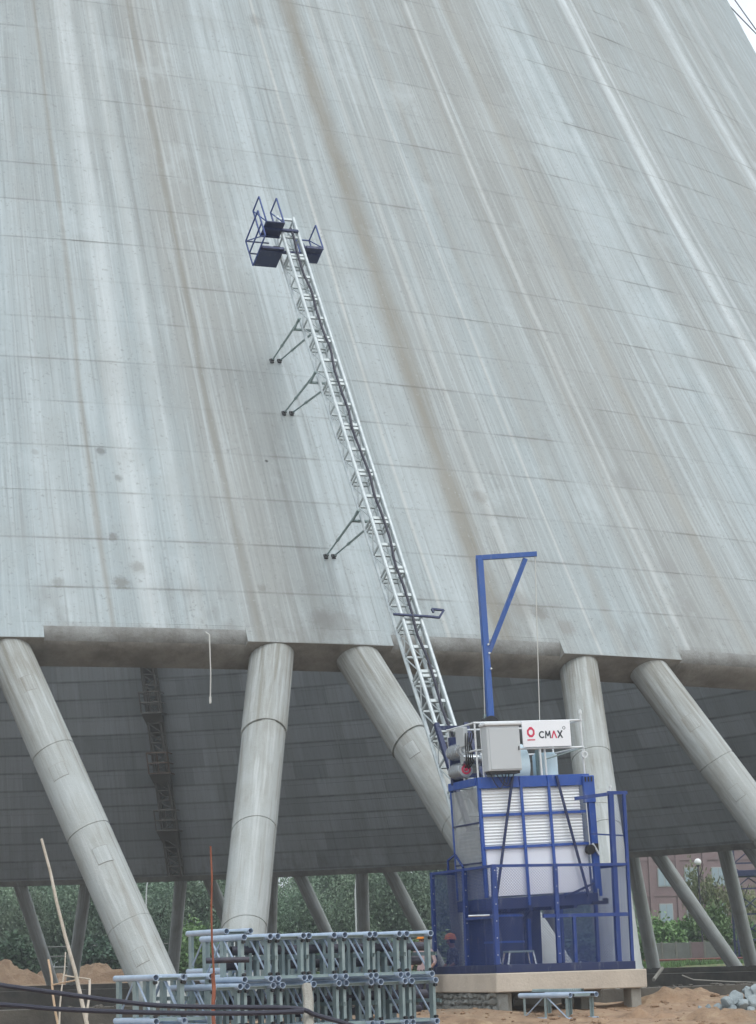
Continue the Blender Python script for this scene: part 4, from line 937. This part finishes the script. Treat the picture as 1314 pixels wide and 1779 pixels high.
# ================================================================== FOREGROUND POLES, CABLES, STONES
def pole_thing(pts, rs, mat, label, nm, cat, n=8):
    base = Vector(pts[-1]); mb = MB(); mb.tube([Vector(p) - base for p in pts], rs, n); o = mb.build(nm, mat, None, True); o.location = base; return tag(o, label, cat)
def leaning(x0, y0, x1, y1, Y, r0, r1, mat, label, nm='wooden_pole', cat='pole'):
    a_, b_ = at(x0, y0, Y + .4), at(x1, y1, Y); d = (b_ - a_); k = 1
    while (a_ + d * k).z > gz_(a_ + d * k) - .1 and k < 3: k += .02
    n = 8; pts = [a_ + d * (k * i / n) + Vector((.012 * math.sin(i * 1.9), .0, 0)) for i in range(n + 1)]
    return pole_thing(pts, [r0 + (r1 - r0) * i / n for i in range(n + 1)], mat, label, nm, cat)
leaning(72, 1457, 152, 1779, 33, .020, .036, M_WOOD, 'tall pale wooden pole leaning left over the cables')
leaning(84, 1667, 100, 1779, 33.6, .018, .022, M_BAMBOO, 'short tan bamboo stake left of the tall leaning pole', 'bamboo_stake', 'stake')
leaning(114, 1654, 102, 1779, 33.3, .010, .020, M_WOOD, 'short pale stake crossing the foot of the tall leaning pole', 'wooden_stake', 'stake')
leaning(156, 1701, 151, 1779, 33.7, .018, .020, M_WOOD, 'short pale stake right of the tall leaning pole', 'wooden_stake', 'stake')
pole_thing([at(91, 1711, 33.6), at(130, 1703, 33.2)], .012, M_BAMBOO, 'tan cross stick tied between the short stakes', 'cross_stick', 'stick')
pole_thing([at(112, 1695, 33.5), at(156, 1701, 33.7)], .012, M_WOOD, 'pale cross stick tied to the right hand stake', 'cross_stick', 'stick')
leaning(366, 1470, 372, 1779, 32.4, .014, .017, M_RUST, 'thin rusty reinforcing bar standing upright before the stack', 'rebar', 'bar')
leaning(370, 1692, 372, 1779, 32.2, .028, .03, M_RUST, 'thick rusty pipe stub around the foot of the thin bar', 'rusty_pipe', 'pipe')
leaning(533, 1712, 538, 1779, 30.9, .068, .085, M_LEG, 'weathered wooden stake holding the two black cables', 'wooden_stake', 'stake')
def cable(px, Y, r_, label):
    ctrl = [at(x, y, Y + dy) for x, y, dy in px]; pts = []
    for i in range(len(ctrl) - 1):                                   # Catmull-Rom through the measured points
        p0, p1, p2, p3 = ctrl[max(i - 1, 0)], ctrl[i], ctrl[i + 1], ctrl[min(i + 2, len(ctrl) - 1)]
        for k in range(6):
            t_ = k / 6; pts.append(.5 * ((2 * p1) + (p2 - p0) * t_ + (2 * p0 - 5 * p1 + 4 * p2 - p3) * t_ * t_ + (3 * p1 - p0 - 3 * p2 + p3) * t_ ** 3))
    pts.append(ctrl[-1]); base = pts[0].copy(); mb = MB(); mb.tube([p - base for p in pts], r_, 8); o = mb.build('power_cable', M_RUBBER, None, True); o.location = base; tag(o, label, 'cable')
cable([(-160, 1690, .6), (-60, 1701, .4), (0, 1711, .3), (100, 1725, .2), (218, 1741, .1), (301, 1748, 0), (440, 1750, 0), (500, 1751, 0), (530, 1755, 0), (548, 1763, .1), (590, 1775, .2), (650, 1795, .3), (720, 1830, .5)], 30.8, .033, 'upper thick black cable sagging across the stack to the stake')
cable([(-160, 1738, .6), (0, 1745, .3), (100, 1753, .2), (218, 1758, .1), (320, 1760, 0), (440, 1760, 0), (528, 1757, 0)], 30.7, .033, 'lower thick black cable sagging across the stack to the stake')
mb = MB(); pr_ = [at(360, 1060, 53.0), at(358.5, 1115, 50.1), at(360, 1200, 50.1)]
top = shell_hit(358, 1098); a_ = top + Vector((.1, -.25, -.1)); b_ = Vector((a_.x, a_.y, at(360, 1222, a_.y).z))
mb.tube([top - b_, a_ - b_, Vector((a_.x + .02, a_.y, a_.z - .9)) - b_, Vector((0, 0, 0))], .016, 6); mb.cyl((0, 0, .16), (0, 0, 0), .03, n=8); o = mb.build('hanging_rope', M_ROPE, None, True); o.location = b_; tag(o, 'thin pale rope hanging from the tower rim', 'rope')

rocks_c = [rock_mesh(60 + i, 'rubble_block', M_RUBBLE, 3, .85, (.17, .34)) for i in range(5)]
rr = random.Random(12)
spots = [(1262, 1745, .34), (1283, 1737, .40), (1300, 1730, .36), (1312, 1742, .44), (1290, 1750, .32), (1272, 1756, .28), (1306, 1756, .36), (1250, 1752, .24), (1318, 1722, .40), (1232, 1750, .16), (1216, 1752, .13), (1296, 1722, .26)]
spot_words = ['squat block in the middle', 'large upright block', 'upper block near the top', 'largest block touching the right edge', 'front middle block', 'small front left block', 'front right block', 'left end block', 'topmost block', 'small stray lump just left', 'smallest stray lump furthest left', 'small block below the topmost']
for i, (x, y, sz) in enumerate(spots):
    dpt = 43.2 + (1750 - y) * .012; p_ = at(x, y, dpt); o = put('rubble_block', rr.choice(rocks_c)); o.location = p_; o.scale = (sz * rr.uniform(.9, 1.25), sz, sz * rr.uniform(.9, 1.2)); o.rotation_euler = (rr.uniform(-.6, .6), rr.uniform(-.6, .6), rr.uniform(0, 6))
    tag(o, '%s of the broken blue grey concrete heap at right' % spot_words[i], 'rubble', 'rubble heap at the right edge')
rocks_e = [rock_mesh(80 + i, 'earth_clod', M_SPOIL, 2, .7) for i in range(4)]
sm = MB(); rr = random.Random(33)
me_src = rocks_e[0]
for i in range(620):                                                # loose clods and pebbles over the near ground
    x = rr.uniform(560, 1320); y = rr.uniform(1735, 1800); Y = 38 + (1800 - y) / 60 * 7.5; v = ray(x, y); p_ = EYE + v * (Y / v.y); p_.z = gz_(p_)
    sz = rr.uniform(.03, .10) * (2.6 if rr.random() < .12 else 1); src = rr.choice(rocks_e); R3 = Matrix.Rotation(rr.uniform(0, 6), 3, 'Z')
    sm.add([p_ + R3 @ (v_.co * sz) for v_ in src.vertices], [tuple(f_.vertices) for f_ in src.polygons])
o = sm.build('loose_clods', M_SPOIL); tag(o, 'loose brown clods and pebbles scattered over the bare earth', 'clods', kind='stuff')
for x0, x1, y_, Y, lab, mat in ((790, 1085, 1773, 39.4, 'long pale plank lying on the earth at the bottom edge', M_PLANK), (690, 850, 1771, 39.6, 'shorter pale plank lying on the earth near the rubble wall', M_PLANK)):
    a_, b_ = at(x0, y_ + 3, Y), at(x1, y_ - 4, Y + .5); c_ = (a_ + b_) / 2; c_.z = max(gz_(a_), gz_(b_), gz_(c_)) + .03; d_ = (b_ - a_); mb = MB(); mb.bbox((0, 0, 0), (d_.length, .22, .045), .006); o = mb.build('plank', mat); o.location = c_; o.rotation_euler.z = math.atan2(d_.y, d_.x); tag(o, lab, 'plank')
# stones and clutter on the near ring wall
a_ = at(1120, 1690, 60); b_ = at(1165, 1670, 62)
pole_thing([at(1136, 1702, 61.5), at(1151, 1682, 62.5)], .05, M_LEG, 'short pale timber leaning on the basin edge right of the slab', 'timber', 'timber')
pole_thing([at(1185, 1694, 56), at(1205, 1702, 56), at(1260, 1705, 56.2), at(1330, 1707, 57)], .016, M_LEG, 'pale hose lying along the basin edge at right', 'hose', 'hose')
def mound(cx_, cy_, rx, ry, h, label, seed, mat=M_SPOIL, nm='earth_heap'):
    mb = MB(); n = 40; m_ = 14; vs = [(0, 0, h)]; off = Vector((seed * 3.1, seed, 0))
    for j in range(1, m_ + 1):
        for i in range(n):
            t_ = 2 * math.pi * i / n; r_ = j / m_; x, y = rx * r_ * math.cos(t_), ry * r_ * math.sin(t_); z = h * (math.cos(r_ * math.pi) + 1) / 2
            z += (noise.fractal(Vector((x * .7, y * .7, 0)) + off, 1, 2, 4)) * h * .5 * (1 - r_ ** 3) + noise.fractal(Vector((x * 2.2, y * 2.2, 5)) + off, 1, 2, 3) * .22 * (1 - r_); vs.append((x, y, z - (.3 if j == m_ else 0)))
    fs = [(0, 1 + i, 1 + (i + 1) % n) for i in range(n)] + [(1 + j * n + i, 1 + (j + 1) * n + i, 1 + (j + 1) * n + (i + 1) % n, 1 + j * n + (i + 1) % n) for j in range(m_ - 1) for i in range(n)]
    mb.add(vs, fs); o = mb.build(nm, mat, None, True); o.location = (cx_, cy_, ground_z(cx_, cy_) - .1); tag(o, label, 'earth heap')
for i, (x, y, Y, rx, ry, h, lab) in enumerate(((1150, 1745, 45.6, 1.5, .7, .26, 'low brown earth ridge right of the slab legs'), (1205, 1742, 46.6, 1.3, .6, .24, 'low brown earth ridge left of the rubble heap'), (1120, 1762, 42.4, 1.0, .6, .20, 'small earth mound below the right slab leg'), (1250, 1768, 41.4, 1.3, .7, .22, 'small earth mound in front of the rubble heap'), (840, 1772, 42.2, .9, .5, .16, 'small earth mound before the rubble wall'))):
    p_ = at(x, y, Y); mound(p_.x, p_.y, rx, ry, h, lab, 20 + i, M_GROUND)
def far(x, Y): p_ = at(x, 1690, Y); return p_.x, p_.y
for i, (x, Y, rx, h, lab) in enumerate(((-5, 192, 5.6, 2.3, 'highest brown earth heap at the far left beyond the basin'), (75, 193, 4.6, 1.2, 'low brown earth heap seen between the left far columns'), (165, 191, 5.2, 1.7, 'brown earth heap right of the far left column foot'), (250, 193, 4.5, 1.3, 'low earth heap hidden partly by the near left column'))):
    X, Yy = far(x, Y); mound(X, Yy, rx, 3.0, h, lab, i + 1)

# ================================================================== FAR BACKGROUND
def leaf_mesh(seed, n, rx, ry, rz_, ncl, size, mat, nm, gap=.9):
    rr = random.Random(seed); mb = MB(); vs = []; fs = []
    cl = []
    for _ in range(ncl):
        while True:
            p_ = Vector((rr.uniform(-1, 1), rr.uniform(-1, 1), rr.uniform(-1, 1)))
            if .35 < p_.length < 1: break
        cl.append((p_, rr.uniform(.14, .30)))
    for i in range(n):
        c_, s_ = cl[rr.randrange(ncl)]; p_ = c_ + Vector((rr.gauss(0, s_), rr.gauss(0, s_), rr.gauss(0, s_ * .8))); p_ = Vector((p_.x * rx, p_.y * ry, p_.z * rz_))
        d_ = Vector((rr.gauss(0, 1), rr.gauss(0, 1), rr.gauss(0, .6))).normalized(); u_ = d_.cross(Vector((rr.gauss(0, 1), rr.gauss(0, 1), rr.gauss(0, 1)))).normalized(); w_ = size * rr.uniform(.6, 1.3)
        b = len(vs); vs += [p_ - d_ * w_, p_ + u_ * w_ * .55, p_ + d_ * w_, p_ - u_ * w_ * .55]; fs.append((b, b + 1, b + 2, b + 3))
    mb.add(vs, fs); return mb.mesh(nm, mat)
def trunk_mesh(seed, h, r_, nm='trunk'):
    rr = random.Random(seed); mb = MB(); pts = [(0, 0, -.3)] + [(rr.uniform(-.15, .15), rr.uniform(-.15, .15), h * i / 5) for i in range(1, 6)]; mb.tube(pts, [r_ * (1 - .12 * i) for i in range(6)], 8)
    for k in range(6):
        z = h * rr.uniform(.35, .95); t_ = rr.uniform(0, 6.28); L = rr.uniform(1.2, 2.6); mb.tube([(0, 0, z), (math.cos(t_) * L * .5, math.sin(t_) * L * .5, z + L * .5), (math.cos(t_) * L, math.sin(t_) * L, z + L * .8)], [r_ * .5, r_ * .3, r_ * .12], 6)
    return mb.mesh(nm, M_BARK, True)
crowns = [leaf_mesh(200 + i, 15000, 1, 1, 1, 60, .042, M_LEAF, 'crown') for i in range(4)]
trunks = [trunk_mesh(300 + i, 6.5, .20) for i in range(3)]
rr = random.Random(44); tn = 0
names = ['first', 'second', 'third', 'fourth', 'fifth', 'sixth', 'seventh', 'eighth', 'ninth', 'tenth', 'eleventh', 'twelfth', 'thirteenth', 'fourteenth', 'fifteenth', 'sixteenth']
for row, Y0, xs, hh in ((0, 208, list(range(-40, 1060, 84)), 9.2), (1, 222, list(range(-80, 1090, 84)), 12.0)):
    for i, x in enumerate(xs):
        x += rr.uniform(-18, 18); Y = Y0 + rr.uniform(-4, 4); X, Yy = far(x, Y); h = hh * rr.uniform(.88, 1.12)
        o = empty('tree', Matrix.Translation((X, Yy, ground_z(X, Yy))), '%s dark green tree from the left in the %s row under the far rim' % (names[i], ('front', 'back')[row]), 'tree', 'trees beyond the tower')
        put('trunk', trunks[i % 3], o); c_ = put('crown', crowns[(i + row) % 4], o); c_.location = (0, 0, h * .56); c_.scale = (h * .30, h * .30, h * .46); c_.rotation_euler.z = rr.uniform(0, 6)
bushes = [leaf_mesh(400 + i, 3200, 1, 1, 1, 34, .11, M_LEAF2, 'foliage') for i in range(2)] + [leaf_mesh(410 + i, 3200, 1, 1, 1, 34, .11, M_LEAF3, 'foliage') for i in range(2)] + [leaf_mesh(420, 1500, 1, 1, 1, 30, .09, M_LEAF4, 'foliage')]
stems = [trunk_mesh(440, .7, .05, 'stem')]
for x, Y, rx, h, k, lab in ((20, 197, 2.6, 4.6, 2, 'dark rounded shrub at the far left edge above the earth heap'), (60, 199, 1.6, 2.8, 3, 'lower dark shrub beside the shrub at the far left edge'), (172, 198, 2.4, 4.2, 2, 'dark round shrub right of the second far left column'), (205, 199, 2.2, 3.4, 3, 'dark low shrub just left of the near left column'),
                            (300, 198, 2.2, 2.6, 0, 'pale green scrub behind the set back mast section'), (345, 199, 2.2, 5.0, 0, 'light green bush rising left of the second near column'), (500, 199, 3.0, 3.2, 3, 'dark scrub right of the second near column'), (590, 200, 3.0, 3.4, 2, 'dark scrub between the middle far columns'), (680, 199, 3.0, 3.4, 3, 'dark scrub behind the right half of the stack'),
                            (760, 197, 2.6, 3.6, 0, 'green scrub behind the worker in the orange helmet'), (840, 197, 2.6, 3.2, 0, 'green scrub seen through the left enclosure mesh'), (930, 196, 2.6, 3.2, 1, 'green scrub seen through the middle of the enclosure'), (1025, 195, 2.4, 3.2, 2, 'dark scrub behind the near column in the enclosure'),
                            (1095, 190, 1.5, 3.4, 1, 'bright green bush just right of the enclosure'), (1150, 190, 2.0, 4.2, 0, 'bright green bush above the grey wall'), (1195, 191, 1.9, 3.8, 1, 'bright green bush between the grey wall and the slanting far column'), (1240, 190, 1.9, 5.0, 0, 'taller bright green bush right of the slanting far column'), (1308, 190, 1.8, 3.4, 1, 'bright green bush at the right edge'),
                            (1222, 193, 1.5, 9.2, 4, 'tall sparse olive sapling before the brown building'), (1250, 194, 1.6, 8.2, 4, 'second sparse olive sapling left of the right far column'), (1300, 195, 1.6, 7.4, 4, 'sparse olive sapling at the right edge')):
    X, Yy = far(x, Y); gz = ground_z(X, Yy); o = empty('shrub' if k != 4 else 'sapling', Matrix.Translation((X, Yy, gz)), lab, 'shrub' if k != 4 else 'tree')
    if k != 4: put('stem', stems[0], o); c_ = put('foliage', bushes[k], o); c_.location = (0, 0, h * .45); c_.scale = (rx * .85, rx * .85, h * .48)
    else: put('trunk', trunks[1], o).scale = (.45, .45, h / 8); c_ = put('crown', bushes[4], o); c_.location = (0, 0, h * .62); c_.scale = (rx * .8, rx * .8, h * .36)
    c_.rotation_euler.z = rr.uniform(0, 6)
# ground cover
gmb = MB(); rr = random.Random(71)
for i in range(9000):
    if rr.random() < .6: x = rr.uniform(1085, 1330); Y = rr.uniform(168, 189)
    else: x = rr.uniform(180, 1080); Y = rr.uniform(190, 206)
    X, Yy = far(x, Y); z = ground_z(X, Yy); h = rr.uniform(.15, .55); t_ = rr.uniform(0, 3.14); w_ = .09; lx_ = rr.gauss(0, .12)
    gmb.add([(X - math.cos(t_) * w_, Yy - math.sin(t_) * w_, z), (X + math.cos(t_) * w_, Yy + math.sin(t_) * w_, z), (X + lx_, Yy, z + h)], [(0, 1, 2)])
o = gmb.build('rough_grass', M_LEAF2); tag(o, 'rough green grass and weeds beyond the basin', 'grass', kind='stuff')
# grey yard wall, red pipe, left railing
def lin(x0, x1, Y0, Y1): a_, b_ = far(x0, Y0), far(x1, Y1); return Vector((*a_, 0)), Vector((*b_, 0))
a_, b_ = lin(1128, 1252, 184, 184); gw = empty('yard_wall', Matrix.Translation((a_.x, a_.y, .4)), 'low grey concrete yard wall with posts before the bright bushes', 'wall'); L = (b_ - a_).length
npan = 5
for i in range(npan): mb = MB(); mb.bbox(((i + .5) * L / npan, 0, 1.0), (L / npan - .16, .10, 2.0), .02); mb.build('panel', M_FARWALL if i != 3 else M_BRICK, gw)
for i in range(npan + 1): mb = MB(); mb.bbox((i * L / npan, 0, 1.05), (.16, .16, 2.1), .02); mb.build('post', M_PLINTH, gw)
a_, b_ = lin(1120, 1345, 176, 170); rp = empty('red_pipe_run', Matrix.Translation((a_.x, a_.y, .4)), 'thin red brown pipe on short stands crossing the right background', 'pipe'); d_ = b_ - a_
mb = MB(); mb.cyl((0, 0, .62), (d_.x, d_.y, .62), .085, n=10); mb.build('pipe', M_REDPIPE, rp)
for i in range(6): mb = MB(); q_ = d_ * ((i + .5) / 6); mb.box((q_.x, q_.y, .26), (.12, .12, .54)); mb.build('stand', M_LEG, rp)
a_, b_ = lin(30, 330, 203, 203); rl = empty('roadside_railing', Matrix.Translation((a_.x, a_.y, .4)), 'pale roadside railing on a low concrete wall in the far left background', 'railing'); L = (b_ - a_).length
mb = MB(); mb.bbox((L / 2, 0, .75), (L, .25, 1.5), .03); mb.build('wall', M_FARWALL, rl)
mb = MB(); mb.bbox((L / 2, 0, 1.6), (L + .2, .4, .16), .03); mb.build('coping', M_PALETRIM, rl)
for z in (2.55, 3.4): mb = MB(); mb.cyl((0, 0, z), (L, 0, z), .07, n=8); mb.build('rail', M_FARWALL, rl)
for i in range(8): mb = MB(); mb.bbox((.4 + i * (L - .8) / 7, 0, 2.56), (.22, .22, 1.76), .02); mb.build('post', M_FARWALL, rl)
# street lamps
def street_lamp(x, ytop, ybase, Y, lean, lab):
    X, Yy = far(x, Y); z0_ = ground_z(X, Yy); top = at(x, ytop, Yy).z; h = top - z0_; o = empty('street_lamp', Matrix.Translation((X, Yy, z0_)), lab, 'street lamp', 'curved street lamps beyond the tower')
    mb = MB(); mb.tube([(0, 0, 0), (0, 0, h * .5), (0, 0, h * .80), (lean * .12, 0, h * .91), (lean * .5, 0, h * .98), (lean, 0, h)], [.09, .08, .065, .06, .055, .05], 8); mb.build('pole', M_LAMP, o, True)
    mb = MB(); mb.bbox((lean + .3 * (1 if lean > 0 else -1), 0, h), (.7, .24, .12), .04); mb.build('lamp_head', M_LAMP, o)
street_lamp(255, 1523, 1660, 200, .45, 'curved pale street lamp right of the near left column'); street_lamp(621, 1512, 1660, 200, .9, 'curved pale street lamp between the middle far columns')
X, Yy = far(1224, 186); z0_ = ground_z(X, Yy); gl = empty('globe_lamp', Matrix.Translation((X, Yy, z0_)), 'white globe lamp on a thin pole before the brown building', 'lamp'); h = at(1224, 1497, Yy).z - z0_
mb = MB(); mb.cyl((0, 0, 0), (0, 0, h - .3), .06, n=8); mb.build('pole', M_DKPIPE, gl)
bm = bmesh.new(); bmesh.ops.create_uvsphere(bm, u_segments=16, v_segments=10, radius=.30); me = bpy.data.meshes.new('globe'); bm.to_mesh(me); bm.free(); me.materials.append(M_GLOBE); put('globe', me, gl, Matrix.Translation((0, 0, h)))
mb = MB(); mb.cyl((0, 0, h - .40), (0, 0, h - .26), .12, .16, n=10); mb.build('collar', M_DKPIPE, gl)
# brown building
a_, b_ = lin(1092, 1420, 226, 232); bd = empty('brown_building', frame(Vector((a_.x, a_.y, .3)), (b_ - a_).normalized(), Vector((-(b_ - a_).y, (b_ - a_).x, 0)).normalized(), Vector((0, 0, 1))), 'brown red building with pale windows behind the right far columns', 'building'); L = (b_ - a_).length
mb = MB(); mb.box((L / 2, 6, 8), (L, 12, 16)); mb.build('wall', M_BRICK, bd)
mb = MB(); mb.bbox((L / 2, 5.9, 16.2), (L + .6, 12.6, .4), .05); mb.build('roof', M_PALETRIM, bd)
for z in (3.6, 7.2, 10.8, 14.4): mb = MB(); mb.box((L / 2, -.04, z), (L, .10, .22)); mb.build('floor_band', M_BRICK, bd)
nw = 7
for i in range(nw + 1): mb = MB(); mb.box((i * L / nw, -.09, 8), (.45, .20, 15.9)); mb.build('pier', M_BRICK, bd)
for i in range(nw):
    for z in (1.9, 5.4, 9.0, 12.6):
        if (i * 3 + int(z)) % 4 == 1: continue
        cx_ = (i + .5) * L / nw; mb = MB()
        mb.box((cx_, -.03, z), (1.5, .08, 1.9)); wn_ = mb.build('window', M_PALETRIM, bd)
        for sx in (-.36, .36): mb = MB(); mb.box((cx_ + sx, -.085, z), (.62, .03, 1.7)); mb.build('pane', M_GLASS, wn_)
# dark steel trestle at the right edge
X, Yy = far(1312, 178); tr_ = empty('steel_trestle', Matrix.Translation((X, Yy, ground_z(X, Yy))), 'dark blue steel trestle of crossed bars at the right edge', 'trestle')
for sx in (-1.3, 1.3):
    for sy in (-1, 1): mb = MB(); mb.bar((sx, sy, 0), (sx, sy, 11), .16); mb.build('leg', M_NAVY, tr_)
for z in (2, 4, 6, 8, 10.8): mb = MB(); mb.bar((-1.3, -1, z), (1.3, -1, z), .12); mb.build('beam', M_NAVY, tr_)
for k, z in enumerate((0, 2, 4, 6, 8)):
    mb = MB(); mb.bar((-1.3, -1, z), (1.3, -1, z + 2), .09); mb.build('cross_bar', M_NAVY, tr_); mb = MB(); mb.bar((1.3, 1, z), (-1.3, 1, z + 2), .09); mb.build('cross_bar', M_NAVY, tr_)
mb = MB(); mb.bbox((0, 0, 7.2), (3.0, 2.4, .5), .04); mb.build('deck', M_NAVY, tr_)
# overhead cables in the strip of sky
for k, (p1, p2, lab) in enumerate((((1251, -8), (1322, 66), 'lower dark cable crossing the corner of sky'), ((1272, -8), (1322, 62), 'upper dark cable crossing the corner of sky'))):
    A, B = at(*p1, 150), at(*p2, 146); d_ = B - A; pts = [A - d_ * 2.5 + d_ * (i * .75) + Vector((0, 0, .22 * (i - 4) ** 2 * .12)) for i in range(9)]; base = pts[0].copy(); mb = MB(); mb.tube([p - base for p in pts], .045, 6); o = mb.build('overhead_cable', M_RUBBER); o.location = base; tag(o, lab, 'cable')

# ================================================================== WORKERS
def person(loc, face, joints, shirt, helmet, label, hgt=1.66):
    root = empty('person', Matrix.Translation(loc) @ Matrix.Rotation(face, 4, 'Z') @ Matrix.Scale(hgt / 1.72, 4), label, 'person')
    V = []; E_ = []; Rr = []
    def vtx(p_, r_, prev=None):
        V.append(p_); Rr.append(r_); i = len(V) - 1
        if prev is not None: E_.append((prev, i))
        return i
    pel = vtx((0, 0, .93), (.155, .115)); lean = joints.get('lean', 0); sh = lambda x, y, z: (x, y - lean * (z - .93), z)
    wa = vtx(sh(0, 0, 1.10), (.145, .105), pel); ch = vtx(sh(0, 0, 1.30), (.170, .115), wa); nb = vtx(sh(0, .01, 1.44), (.075, .065), ch); nk = vtx(sh(0, .0, 1.50), (.052, .052), nb)
    hd = vtx(sh(0, -.02, 1.57), (.072, .085), nk); ht = vtx(sh(0, -.01, 1.66), (.074, .09), hd)
    ns = vtx(sh(0, -.125, 1.575), (.012, .012), hd)
    for sx in (-1, 1):
        hp = vtx((sx * .10, 0, .86), (.095, .095), pel); kn = vtx((sx * .11, -.02, .48), (.058, .06), hp); an = vtx((sx * .11, .02, .09), (.040, .042), kn); toe = vtx((sx * .12, -.13, .045), (.042, .035), an)
        ex, ey, ez, wx, wy, wz = joints['arms'][0 if sx < 0 else 1]
        s_ = vtx(sh(sx * .19, 0, 1.40), (.058, .055), ch); el = vtx(sh(sx * ex, ey, ez), (.043, .043), s_); wr_ = vtx(sh(sx * wx, wy, wz), (.028, .026), el)
        base = Vector(V[wr_]); fdir = (base - Vector(V[el])).normalized(); side = fdir.cross(Vector((sx, 0, .2))).normalized(); pm_ = vtx(tuple(base + fdir * .06), (.034, .017), wr_)
        for q in range(4):
            f0 = base + fdir * (.10) + side * (.024 * (q - 1.5)); f1 = vtx(tuple(f0), (.0095, .0095), pm_); f2 = vtx(tuple(f0 + fdir * (.045 + .008 * (q in (1, 2))) + Vector((-sx * .012, 0, -.012))), (.0085, .0085), f1); vtx(tuple(f0 + fdir * .07 + Vector((-sx * .03, 0, -.03))), (.0075, .0075), f2)
        t1 = vtx(tuple(base + fdir * .035 - side * .045), (.011, .011), wr_); vtx(tuple(base + fdir * .075 - side * .06), (.009, .009), t1)
    me = bpy.data.meshes.new('body_skeleton'); me.from_pydata(V, E_, []); tmp = bpy.data.objects.new('tmp', me); col.objects.link(tmp)
    sk = tmp.modifiers.new('skin', 'SKIN'); 
    for i, r_ in enumerate(Rr): me.skin_vertices[0].data[i].radius = r_
    me.skin_vertices[0].data[0].use_root = True
    tmp.modifiers.new('sub', 'SUBSURF').levels = 2
    dg_ = bpy.context.evaluated_depsgraph_get(); dg_.update(); bme = bpy.data.meshes.new_from_object(tmp.evaluated_get(dg_)); bpy.data.objects.remove(tmp)
    bme.materials.clear()
    for m_ in (M_SKIN, shirt, M_TROUSER, M_SHOE): bme.materials.append(m_)
    for p_ in bme.polygons:
        c_ = p_.center; zz_ = c_.z; mi = 2
        if zz_ < .10: mi = 3
        elif zz_ > .96: mi = 1
        if zz_ > 1.455: mi = 0
        for sx in (0, 1):
            jx = joints['arms'][sx]; w_ = Vector(sh((-1, 1)[sx] * jx[3], jx[4], jx[5]))
            if (c_ - w_).length < .16 and abs(c_.x) > .2: mi = 0
            elif abs(c_.x) > .19 and zz_ > .72: mi = 1 if mi != 0 else 0
        p_.material_index = mi; p_.use_smooth = True
    put('body', bme, root)
    off = Vector(sh(0, -.012, 1.655))
    mb = MB(); n = 20; vs = []
    for j in range(6):
        el_ = j / 5 * math.pi / 2
        for i in range(n): t_ = 2 * math.pi * i / n; vs.append((.112 * math.cos(el_) * math.cos(t_), .135 * math.cos(el_) * math.sin(t_), .125 * math.sin(el_)))
    fs = [(j * n + i, j * n + (i + 1) % n, (j + 1) * n + (i + 1) % n, (j + 1) * n + i) for j in range(5) for i in range(n)]
    rim = [(.135 * math.cos(2 * math.pi * i / n), (.155 + (.045 if math.sin(2 * math.pi * i / n) < -.5 else 0)) * math.sin(2 * math.pi * i / n), -.012) for i in range(n)]; b = len(vs); vs += rim; fs += [(i, b + i, b + (i + 1) % n, (i + 1) % n) for i in range(n)]
    vs += [(0, -.0, .130)]
    mb.add(vs, fs); mb.tube([(0, .13, .03), (0, .09, .095), (0, 0, .128), (0, -.09, .095), (0, -.13, .03)], .014, 6); h_ = mb.build('helmet', helmet, root, True); h_.location = off
    mb = MB(); mb.pipe((0, 0, -.10), (0, 0, .0), .088, .02, 16); hb = mb.build('hair', M_HAIR, root, True); hb.location = off + Vector((0, .025, 0)); hb.scale = (.92, .95, 1)
    mb = MB()
    for sx in (-.03, .03): mb.bbox((sx, -.092, -.055), (.022, .012, .012), .003)
    mb.bbox((0, -.090, -.135), (.045, .010, .012), .003); e_ = mb.build('eyes_and_mouth', M_HAIR, root); e_.location = off
    return root
p1 = at(791, 1690, 47.3); person(Vector((p1.x, p1.y, ground_z(p1.x, p1.y) + .02)), R_(-70), {'lean': .10, 'arms': ((.30, -.02, 1.14, .27, -.20, .98), (.30, -.04, 1.14, .24, -.24, 1.02))}, M_CAMO, M_HELMET, 'person in dark patterned clothes and orange helmet behind the enclosure mesh', 1.60)
p2 = at(738, 1690, 46.6); person(Vector((p2.x, p2.y, ground_z(p2.x, p2.y) + .02)), R_(-30), {'lean': .05, 'arms': ((.29, .02, 1.14, .28, -.14, .95), (.29, .0, 1.14, .26, -.20, 1.0))}, M_PINK, M_HELMETY, 'person in pale pink shirt and yellow orange helmet behind the stack', 1.64)

# earth and broken bits that lie along the near basin edge
eb = MB(); rr = random.Random(91)
for i in range(420):
    az = rr.uniform(-1.36, -.86); r_ = RF + rr.choice((rr.uniform(.82, 1.35), rr.uniform(-.7, .8))); z = ZF - .02 if r_ < RF + .8 else ZF - .38
    sz = rr.uniform(.05, .20); src = rr.choice(rocks_e); R3 = Matrix.Rotation(rr.uniform(0, 6), 3, 'Z'); c_ = TC + pol(r_, az, z)
    eb.add([c_ + R3 @ (v_.co * sz) for v_ in src.vertices], [tuple(f_.vertices) for f_ in src.polygons])
o = eb.build('basin_edge_debris', M_BASIN); tag(o, 'dark earth clods and broken bits strewn along the basin edge', 'debris', kind='stuff')

# ================================================================== HAZY AIR
hb = MB(); hb.box((TC.x, TC.y, 43.5), (8800, 8800, 93)); hme = hb.mesh('haze', bpy.data.materials.new('air_haze')); hz = put('haze', hme); tag(hz, kind='stuff')
hm = hme.materials[0]; hm.use_nodes = True; ht_ = hm.node_tree; ht_.nodes.clear(); ho = ht_.nodes.new('ShaderNodeOutputMaterial'); hv = ht_.nodes.new('ShaderNodeVolumePrincipled')
hv.inputs['Color'].default_value = (.90, .95, 1, 1); hv.inputs['Density'].default_value = .0008; ht_.links.new(hv.outputs[0], ho.inputs['Volume'])
